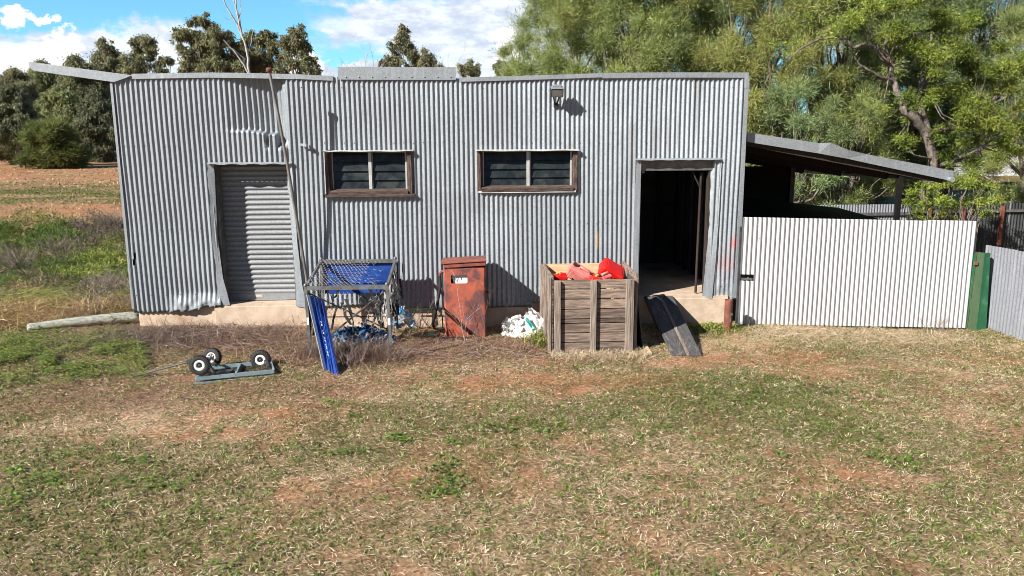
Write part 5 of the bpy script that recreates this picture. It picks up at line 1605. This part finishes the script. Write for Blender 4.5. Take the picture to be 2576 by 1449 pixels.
for k in range(150):
    px_, py_ = (q.gauss(560, 150), q.gauss(855, 22)) if k < 90 else (q.gauss(1150, 130), q.gauss(890, 16))
    a = G(px_, py_, .03); a.z = Hs(a.x, a.y) + .03; an = q.gauss(0, .5) + (3.14 if q.random() < .5 else 0); L = q.uniform(.15, .5)
    b = a + Vector((math.cos(an) * L, math.sin(an) * L, q.uniform(-.02, .08)))
    m.tube([a, lerp(a, b, .5) + Vector((0, 0, q.uniform(0, .05))), b], [.0045, .004, .002], 4, False)
tag(m.build('fallen_sticks', TWIG), 'pale dead sticks strewn along the front of the shed', 'sticks', kind='stuff')
twm = MB(); a = G(1010, 905, .02); b = G(1190, 860, .02)
twm.tube([a, lerp(a, b, .3) + Vector((0, .03, .02)), lerp(a, b, .6) + Vector((0, -.03, .02)), b], [.012, .014, .011, .008], 6); tag(twm.build('fallen_branch', nmat('dark_branch', (.05, .035, .03), (.09, .06, .05), 6)), 'long dark fallen branch on the grass below the tank', 'branch')

# ------------------------------------------------------------------ trees
def limb(mb, pts, r0, r1, seed, wob=.06):
    q = random.Random(seed); out = []
    pts = [Vector(p) for p in pts]
    for a, b in zip(pts, pts[1:]):
        for k in range(4):
            t = k / 4; p = lerp(a, b, t); L = (b - a).length
            out.append(p + Vector((q.uniform(-1, 1), q.uniform(-1, 1), 0)) * wob * L * (0 if (k == 0 and not out) else 1))
    out.append(pts[-1]); n = len(out)
    mb.tube(out, [r0 + (r1 - r0) * i / (n - 1) for i in range(n)], 8, False)
    return out


GUM = np.array([(.22, .235, .125), (.27, .265, .145), (.18, .195, .11), (.28, .255, .145)])
GUM_G = np.array([(.26, .29, .13), (.31, .32, .145), (.21, .24, .11)])
GUM_D = np.array([(.17, .19, .11), (.21, .22, .125), (.135, .155, .09)])
BUSH = np.array([(.15, .18, .055), (.19, .21, .065), (.11, .14, .045)])


def gum(px, pbase, ptop, wpx, Y, label, lobes, seed, pal=GUM, n_per=1100, leaf=.30, wid=.11, name='gum_tree', cat='tree', group='gum trees behind the shed', trunk=.16, low=.06):
    """a tree of many separate leafy lobes; lobes: explicit (px, py, rpx) lobes, added to the random ones"""
    rng = np.random.default_rng(seed); q = random.Random(seed)
    top = P(px, ptop, Y); x, y = top.x, Y; z0 = Hs(x, y); sc = (Y + 12.06) / FPX
    hgt = top.z - z0; wd = wpx * sc
    cs = []; rs = []
    if lobes:
        for (lx, ly, lr) in lobes:
            c0 = P(lx, ly, Y)
            for k in range(8):
                r_ = lr * sc * q.uniform(.2, .62)
                cs.append((c0.x + q.gauss(0, .48) * lr * sc, Y + q.uniform(-.9, .9) * lr * sc, c0.z + q.gauss(0, .42) * lr * sc)); rs.append(r_)
    else:
        nl = int(110 + wd * 9)
        for k in range(nl):
            t = low + (1 - low) * q.random() ** .8
            prof = math.sin(min(1, (t - low) / (1 - low) * .86 + .14) * math.pi) ** .6
            a = q.random() * 6.283; rr = wd * .48 * prof * math.sqrt(q.random()) * q.uniform(.85, 1.1)
            r_ = min(hgt * .10, wd * .17) * q.uniform(.25, .85)
            cs.append((x + math.cos(a) * rr, y + math.sin(a) * rr * .8, z0 + hgt * t - r_ * .7)); rs.append(r_)
    tr_ = thing(name, (x, y, z0), label, cat, group)
    V, F, C = foliage(cs, rs, n_per, leaf, wid, pal, rng, droop=.6, out=.5, shell=.15, squash=.9, var=.3, gauss=.42)
    mesh_np('crown', V, F, LEAF_FAR, C, tr_)
    m = MB(); forkz = z0 + hgt * (low + .05)
    limb(m, [(x + q.uniform(-.4, .4), y, z0 - .3), (x, y, forkz)], trunk * 1.2, trunk * .8, seed)
    for c0 in q.sample(cs, min(len(cs), 26)):
        limb(m, [(x, y, forkz - hgt * .05 * q.random()), lerp(Vector((x, y, forkz)), Vector(c0), .55) + Vector((0, 0, -.2)), c0], trunk * .5, trunk * .12, q.randint(0, 999), .08)
    m.build('trunk', BARK_FAR, tr_)
    return tr_


YA = 88
gum(35, 385, 170, 150, YA - 4, 'olive gum tree at the left edge behind the shed', None, 101)
gum(105, 385, 150, 120, YA + 4, 'broad olive gum tree behind the barge flashing', None, 103, pal=GUM_G)
gum(190, 385, 138, 140, YA, 'tall olive gum tree above the dark bush', None, 105)
gum(150, 385, 215, 170, YA - 14, 'lower spreading gum tree behind the dark bush', None, 107, pal=GUM_G)
gum(255, 385, 125, 110, YA + 8, 'gum tree just left of the shed roof corner', None, 109)
gum(235, 385, 230, 120, YA - 16, 'dark leafy gum tree against the left edge of the shed', None, 111, pal=GUM_D)
gum(20, 385, 210, 110, YA - 26, 'dark tree at the far left edge', None, 113, pal=GUM_D, low=.35)
gum(265, 385, 95, 50, YA + 2, 'thin wispy gum tree left of the round crowned one', [(262, 105, 15), (272, 118, 14), (285, 130, 13), (278, 150, 18), (295, 165, 18), (283, 190, 22), (270, 170, 15)], 115)
gum(365, 385, 95, 110, YA - 6, 'round crowned gum tree above the left end of the roof', [(335, 105, 13), (352, 112, 16), (372, 105, 20), (385, 125, 16), (350, 135, 22), (330, 150, 22), (360, 165, 30), (320, 180, 24), (390, 165, 18), (412, 150, 15), (425, 150, 10), (405, 180, 18), (345, 190, 26)], 117)
gum(520, 385, 48, 160, YA - 26, 'large dark gum tree behind the damaged roof edge', [(490, 58, 15), (520, 55, 16), (538, 70, 16), (455, 88, 20), (475, 95, 24), (500, 90, 24), (520, 100, 26), (550, 90, 22), (450, 115, 18), (470, 130, 26), (505, 135, 30), (540, 125, 26), (565, 100, 20), (580, 90, 14), (490, 165, 30), (530, 170, 32), (570, 150, 28), (590, 120, 22), (465, 175, 24), (585, 180, 28)], 119, leaf=.26, wid=.10, n_per=1400)
gum(650, 385, 72, 110, YA - 22, 'dark gum tree behind the top of the leaning pole', [(640, 85, 14), (660, 85, 16), (680, 90, 14), (620, 105, 18), (650, 110, 22), (680, 115, 20), (630, 135, 24), (665, 140, 26), (695, 150, 20), (620, 165, 24), (650, 175, 28), (685, 180, 24)], 121, leaf=.26, wid=.10, n_per=1400)
gum(745, 385, 68, 100, YA - 24, 'dark gum tree with a rounded top right of the pole', [(730, 82, 14), (750, 78, 17), (765, 92, 14), (720, 100, 16), (745, 108, 22), (770, 112, 16), (725, 130, 20), (755, 138, 24), (780, 150, 16), (735, 160, 22), (765, 168, 22), (790, 172, 14), (790, 182, 16), (710, 175, 18)], 123, leaf=.26, wid=.10, n_per=1400)
gum(1020, 385, 62, 150, YA - 20, 'tall narrow gum tree standing above the raised panel', [(1012, 72, 10), (1022, 80, 12), (1008, 95, 13), (1022, 100, 12), (1000, 112, 16), (1018, 120, 16), (985, 118, 10), (1030, 130, 14), (1000, 140, 18), (975, 150, 14), (1045, 140, 18), (1070, 142, 18), (1085, 152, 15), (1060, 160, 20), (1030, 165, 22), (990, 165, 20), (965, 158, 13), (1090, 168, 15), (1105, 165, 10)], 125, leaf=.25, wid=.095, n_per=1300)
gum(1175, 385, 158, 70, YA, 'low gum tree right of the raised panel', [(1160, 168, 12), (1180, 165, 13), (1195, 172, 12), (1170, 182, 14), (1195, 188, 12), (1205, 180, 8)], 127)
gum(1256, 385, 150, 40, YA, 'small gum tree at the left edge of the feathery trees', [(1250, 165, 9), (1262, 162, 10), (1256, 180, 11)], 129)

# bare trees
def bare(px, pbase, ptop, Y, label, seed, n=3, r=.05, spread=.3, name='bare_tree', mat=BARK_PALE, group='leafless trees behind the shed'):
    top = P(px, ptop, Y); z0 = Hs(top.x, Y); m = MB(); twigs(m, (top.x, Y, z0), n, (top.z - z0) * .9, spread, r, seed, 3)
    o = m.build(name, mat); return tag(o, label, 'bare tree', group)


bare(835, 385, 150, 60, 'leafless sapling behind the left end of the raised panel', 211, 3, .05, .12)
bare(903, 385, 128, 62, 'leafless tree left of centre above the raised panel', 213, 4, .06, .14)
bare(943, 385, 135, 62, 'leafless tree beside the tall narrow gum', 217, 3, .05, .14)
bare(1088, 385, 112, 62, 'thin leafless tree right of the tall narrow gum', 219, 2, .05, .08)
# big pale dead tree
Yd = 40
dead = thing('dead_tree', P(628, 300, Yd), 'tall pale dead tree rising between the dark gums', 'dead tree')
dead.location.z = Hs(dead.location.x, Yd)
m = MB(); D_ = lambda x, y: P(x, y, Yd + (x - 620) * .01)
for pts, r0, r1 in (([(630, 330), (630, 200), (622, 130), (605, 75), (595, 30), (592, -20)], .11, .035), ([(612, 100), (596, 60), (580, 35), (565, 5), (558, -20)], .07, .025), ([(628, 190), (612, 160), (590, 130), (570, 108), (562, 100)], .08, .02),
                     ([(607, 80), (602, 40), (590, 10), (586, -20)], .06, .02), ([(618, 150), (585, 122), (568, 118)], .03, .012), ([(600, 55), (606, 25), (604, -5)], .03, .012), ([(585, 40), (575, 50), (563, 42)], .02, .008), ([(622, 140), (634, 100), (636, 70)], .03, .01), ([(576, 22), (570, 30), (560, 22)], .015, .006)):
    limb(m, [D_(*p) for p in pts], r0, r1, len(pts) * 7, .03)
m.build('trunk', BARK_PALE, dead)

# bushes in the paddock
def bush(pxc, pbase, w_px, h_px, label, seed, pal, n=26, name='bush'):
    p = GT(pxc, pbase); sc = (p.y + 12.06) / FPX; q = random.Random(seed); rng = np.random.default_rng(seed)
    W = w_px * sc; Hh = h_px * sc; cs = []; rs = []
    for k in range(n):
        t = q.random() ** .9; a = q.random() * 6.283; rr = W * .40 * math.sqrt(q.random()) * (1 - .35 * abs(t - .35)); r_ = min(W, Hh) * q.uniform(.08, .2)
        cs.append((p.x + math.cos(a) * rr, p.y + math.sin(a) * rr, p.z + Hh * (.06 + .80 * t * (1 - .5 * (rr / (W * .5)) ** 2)))); rs.append(r_)
    o = thing(name, p, label, 'bush')
    V, F, C = foliage(cs, rs, 1500, .5, .06, pal, rng, droop=-.2, out=.9, shell=.1, squash=.6, var=.3, gauss=.4)
    mesh_np('leaves', V, F, LEAF_FAR, C, o); m = MB()
    for c0 in q.sample(cs, 10): limb(m, [p + Vector((q.uniform(-.2, .2), 0, -.1)), lerp(p, Vector(c0), .5), c0], .06, .015, q.randint(0, 99))
    m.build('stems', BARK_FAR, o)


bush(140, 424, 165, 118, 'dark spreading bush standing alone in the paddock', 301, BUSH, 70)
bush(38, 414, 90, 80, 'smaller brownish bush left of the dark bush', 303, np.array([(.13, .12, .05), (.10, .11, .04), (.15, .13, .06)]), 18)
bush(262, 382, 90, 95, 'pale green bush beside the left edge of the shed', 305, GUM_G * 1.2, 24)
bush(215, 385, 60, 70, 'low bush between the dark bush and the gums', 307, GUM_G, 14)

# big feathery trees on the right
FEA = np.array([(.28, .34, .11), (.33, .38, .13), (.22, .29, .105), (.36, .38, .12)]) * .84
FEA_B = np.array([(.24, .32, .14), (.28, .35, .15), (.19, .27, .12)]) * .84
FEA_Y = np.array([(.36, .38, .12), (.41, .41, .13), (.30, .34, .11)]) * .84


def feathery(px, Y, hgt, rad, label, seed, pal, dens=6200, cx_off=0.0, low=.08, puffs=150, leaf=.13, wid=.0145):
    c0 = P(px, 300, Y); x = c0.x; z0 = Hs(x, Y); q = random.Random(seed); rng = np.random.default_rng(seed)
    cs = []; rs = []
    for k in range(puffs):
        t = low + (1 - low) * q.random() ** .85
        prof = math.sin((.12 + .84 * (t - low) / (1 - low)) * math.pi) ** .55 if t > low else .3
        prof = max(prof, .55 if t < .5 else 0)
        a = q.random() * 6.283; f = q.random() ** .38; r_ = rad * q.uniform(.10, .21)
        cs.append((x + math.cos(a) * rad * prof * f, Y + math.sin(a) * rad * prof * f * .9, z0 + hgt * t - r_ * .4)); rs.append(r_)
    o = thing('feathery_tree', (x, Y, z0), label, 'tree', 'feathery trees behind the shed')
    V, F, C = foliage(cs, rs, dens, leaf, wid, pal, rng, droop=-.15, out=.75, shell=.15, squash=.95, var=.25, rnd_=.7, gauss=.45)
    # some hanging sprays for the soft needle look
    V2, F2, C2 = foliage(cs, np.array(rs) * 1.15, dens * .3, leaf * 1.5, wid * .8, pal * 1.1, rng, droop=-.05, out=.8, shell=.5, squash=.95, var=.2, rnd_=.5, gauss=.5)
    V, F, C = join([(V, F, C), (V2, F2, C2)])
    mesh_np('crown', V, F, LEAF, C, o)
    m = MB(); fork = Vector((x, Y, z0 + hgt * .22))
    limb(m, [(x, Y, z0 - .3), fork], rad * .075, rad * .06, seed)
    for c_1 in q.sample(cs, 26):
        limb(m, [fork, lerp(fork, Vector(c_1), .5) + Vector((0, 0, -.25)), c_1], rad * .03, .012, q.randint(0, 999), .07)
    m.build('trunk', BARK, o)


feathery(1440, 13.5, 8.6, 2.3, 'leftmost feathery tree behind the floodlight end of the roof', 401, FEA)
feathery(1590, 11.5, 9.6, 2.6, 'feathery tree behind the middle of the open doorway end', 403, FEA, puffs=170)
feathery(1760, 13.0, 10.5, 2.8, 'bluish feathery tree behind the right end of the shed roof', 405, FEA_B, puffs=170)
feathery(1930, 10.5, 9.5, 2.5, 'yellowish feathery tree above the right corner of the shed', 407, FEA_Y, puffs=170)
feathery(2085, 12.0, 9.0, 2.4, 'feathery tree rising behind the upper lean-to roof', 409, FEA, puffs=155)
feathery(2010, 8.6, 4.6, 1.6, 'low feathery tree right behind the lean-to roof', 411, FEA_B * 1.1, puffs=60)
feathery(2130, 8.9, 4.2, 1.4, 'low pale feathery tree over the lean-to fascia bend', 413, FEA, puffs=50)
feathery(2290, 16.0, 10.5, 2.8, 'dark feathery tree behind the rough barked tree', 415, FEA_B, puffs=155)
feathery(2600, 10.5, 7.0, 2.0, 'pale feathery tree at the right edge of the picture', 417, FEA, puffs=90)
feathery(2470, 15.5, 11.0, 1.8, 'tall feathery tree framing the gap of sky at right', 419, FEA_B, puffs=60, low=.4)
feathery(2210, 17.5, 9.5, 3.0, 'darkened feathery tree far behind the lean-to', 423, FEA_B * .75, puffs=170)  # this row of three: leaf colours darkened as shade behind the crowns
feathery(2400, 19.0, 10.0, 3.0, 'darkened feathery tree behind the leaning trunk', 425, FEA_B * .75, puffs=170)
feathery(1680, 18.0, 9.5, 3.0, 'darkened feathery tree deep behind the doorway end', 427, FEA_B * .8, puffs=150)
feathery(1330, 16.5, 6.6, 1.7, 'small feathery tree at the left end of the feathery row', 421, FEA, puffs=60)

# rough barked tree with short dark leaves
TYr = 5.4
SHORT = np.array([(.15, .21, .035), (.20, .25, .04), (.11, .155, .03), (.24, .27, .05)])
rt = thing('rough_barked_tree', P(2345, 500, TYr), 'rough barked tree with short bright leaves above the lean-to', 'tree')
rt.location.z = Hs(rt.location.x, TYr)
rng = np.random.default_rng(55); q = random.Random(55)
scr_ = (TYr + 12.06) / FPX
puff = [(2180, 20, 60), (2250, 40, 60), (2330, 20, 70), (2400, 50, 60), (2440, 110, 60), (2300, 105, 60), (2150, 70, 50), (2225, 95, 45), (2375, 150, 65), (2330, 175, 50), (2430, 180, 60), (2310, 235, 50), (2280, 265, 38), (2350, 250, 55), (2410, 240, 60),
        (2470, 215, 55), (2520, 190, 60), (2560, 240, 60), (2500, 280, 60), (2440, 300, 55), (2550, 320, 55), (2490, 345, 55), (2410, 350, 40), (2580, 150, 50), (2540, 380, 40), (2290, 358, 28), (2265, 350, 20), (2440, 385, 40), (2380, 385, 30), (2360, 330, 30)]
thin = [(2020, 60, 45), (1985, 110, 40), (2090, 60, 45), (2050, 20, 50), (2100, 110, 35), (1960, 60, 35)]
cs = []; rs = []
for (px_, py_, r_) in puff:
    for k in range(5):
        Yk = TYr + q.uniform(-1.0, 1.3); c0 = P(px_ + q.gauss(0, r_ * .45), py_ + q.gauss(0, r_ * .4), Yk); cs.append(tuple(c0)); rs.append(r_ * scr_ * q.uniform(.36, .6))
nfull = len(cs)
V1 = foliage(cs, rs, 7500, .075, .022, SHORT, rng, droop=-.05, out=.7, shell=.15, squash=.62, var=.25, rnd_=.7, gauss=.42)
cs2 = []; rs2 = []
for (px_, py_, r_) in thin:
    for k in range(4):
        c0 = P(px_ + q.gauss(0, r_ * .5), py_ + q.gauss(0, r_ * .4), TYr + q.uniform(-.8, .8)); cs2.append(tuple(c0)); rs2.append(r_ * scr_ * q.uniform(.4, .6))
V2 = foliage(cs2, rs2, 1500, .10, .026, np.concatenate([SHORT * 1.2, [(.22, .19, .11)]]), rng, droop=0, out=.7, shell=.2, squash=.7)
V, F, C = join([V1, V2])
mesh_np('crown', V, F, LEAF, C, rt)
m = MB(); Dr = lambda x, y, o=0: P(x, y, TYr + o)
foot = Dr(2350, 560); foot.z = rt.location.z - .2
fk = Dr(2330, 335)
limb(m, [foot, Dr(2347, 420), fk], .12, .105, 3, .06)
main = [fk, Dr(2305, 300, -.1), Dr(2278, 280, -.1), Dr(2262, 240, 0), Dr(2245, 200, .1), Dr(2240, 165, .1)]
limb(m, main, .11, .065, 5, .06)
limb(m, [fk, Dr(2322, 280, .3), Dr(2320, 200, .4), Dr(2345, 110, .5), Dr(2360, 20, .5)], .10, .03, 7, .06)
limb(m, [Dr(2240, 165, .1), Dr(2225, 150, 0), Dr(2205, 125, 0), Dr(2175, 110, -.1), Dr(2150, 120, -.1), Dr(2110, 90, 0), Dr(2060, 100, 0), Dr(2010, 125, 0), Dr(1985, 150, 0)], .06, .012, 9, .05)
limb(m, [Dr(2240, 165, .1), Dr(2258, 120, .1), Dr(2290, 90, 0), Dr(2345, 75, 0), Dr(2390, 85, 0)], .06, .015, 11, .05)
limb(m, [Dr(2240, 200, 0), Dr(2215, 195, -.1), Dr(2190, 178, -.2), Dr(2165, 165, -.2), Dr(2150, 145, -.2), Dr(2160, 125, -.2)], .045, .01, 13, .06)
limb(m, [Dr(2240, 165, .1), Dr(2228, 120, .1), Dr(2235, 70, 0), Dr(2260, 20, 0)], .06, .015, 15, .05)
limb(m, [Dr(2320, 215, .2), Dr(2365, 175, -.5), Dr(2385, 150, -.6), Dr(2410, 118, -.7)], .03, .01, 17, .05)
limb(m, [Dr(2345, 400, 0), Dr(2320, 395, -.3), Dr(2300, 390, -.4), Dr(2285, 370, -.4)], .03, .01, 19, .05)
limb(m, [fk, Dr(2400, 320, .4), Dr(2450, 290, .5), Dr(2520, 250, .4), Dr(2560, 220, .3)], .07, .015, 21, .06)
limb(m, [Dr(2340, 420, 0), Dr(2420, 400, .4), Dr(2470, 370, .4), Dr(2520, 330, .2)], .06, .012, 23, .06)
for c0 in q.sample(cs, 50):
    near = min((Dr(2240, 165, .1), Dr(2320, 215, .2), Dr(2450, 290, .5), Dr(2470, 370, .4), Dr(2345, 110, .5)), key=lambda p: (p - Vector(c0)).length)
    limb(m, [near, lerp(near, Vector(c0), .5) + Vector((0, 0, -.1)), c0], .018, .005, q.randint(0, 999), .09)
m.build('trunk', BARK, rt)
# leafy shrub under it behind the gate
sh = thing('leafy_shrub', P(2370, 560, 3.6), 'bright green shrub under the lean-to end behind the gate', 'shrub')
sh.location.z = Hs(sh.location.x, 3.6)
cs = []; rs = []
for (px_, py_, r_) in ((2300, 480, 34), (2340, 470, 40), (2390, 465, 45), (2440, 470, 40), (2480, 495, 35), (2310, 520, 36), (2360, 515, 45), (2420, 515, 45), (2465, 525, 30), (2330, 550, 35), (2400, 550, 40), (2440, 440, 25), (2480, 470, 22), (2285, 505, 20)):
    for k in range(4):
        c0 = P(px_ + q.gauss(0, r_ * .45), py_ + q.gauss(0, r_ * .35), 3.6 + q.uniform(-.7, .8)); cs.append(tuple(c0)); rs.append(r_ * 15.6 / FPX * q.uniform(.4, .6))
V, F, C = foliage(cs, rs, 7500, .07, .022, SHORT * 1.1, rng, droop=-.05, out=.7, shell=.15, squash=.65, rnd_=.7, gauss=.42)
mesh_np('leaves', V, F, LEAF, C, sh)
m = MB(); b_ = Vector(sh.location)
for c0 in q.sample(cs, 30): limb(m, [b_, lerp(b_, Vector(c0), .55) + Vector((0, 0, -.1)), c0], .025, .006, q.randint(0, 99), .08)
m.build('stems', BARK, sh)

# white house far to the right
HY = 38
hx0 = P(2120, 400, HY).x; hx1 = P(2900, 400, HY).x; hz0 = Hs(20, HY) - .3; hz1 = P(2550, 368, HY).z
house = thing('white_house', ((hx0 + hx1) / 2, HY, hz0), 'white weatherboard house far behind the trees at right', 'house')
m = MB(); k = 0; z = hz0
while z < hz1: m.bb((hx0, HY + (.03 if k % 2 else 0), z), (hx1, HY + .4, min(z + .28, hz1))); z += .285; k += 1
m.bb((hx0 + .05, HY + .42, hz0), (hx1 - .05, HY + 7, hz1)); m.build('wall', HOUSEW, house)
m = MB(); m.quad((hx0 - .5, HY - .5, hz1), (hx1 + .5, HY - .5, hz1), (hx1 + .5, HY + 3.6, hz1 + 1.6), (hx0 - .5, HY + 3.6, hz1 + 1.6), .05); m.quad((hx0 - .5, HY + 3.6, hz1 + 1.6), (hx1 + .5, HY + 3.6, hz1 + 1.6), (hx1 + .5, HY + 7.6, hz1), (hx0 - .5, HY + 7.6, hz1), .05); m.build('roof', GALV_FLAT, house)
for px_ in (2600, 2700):
    x = P(px_, 400, HY).x; m = MB(); m.bb((x, HY - .04, hz0 + .9), (x + 1.2, HY - .01, hz0 + 2.0)); m.build('window', GLASS, house)
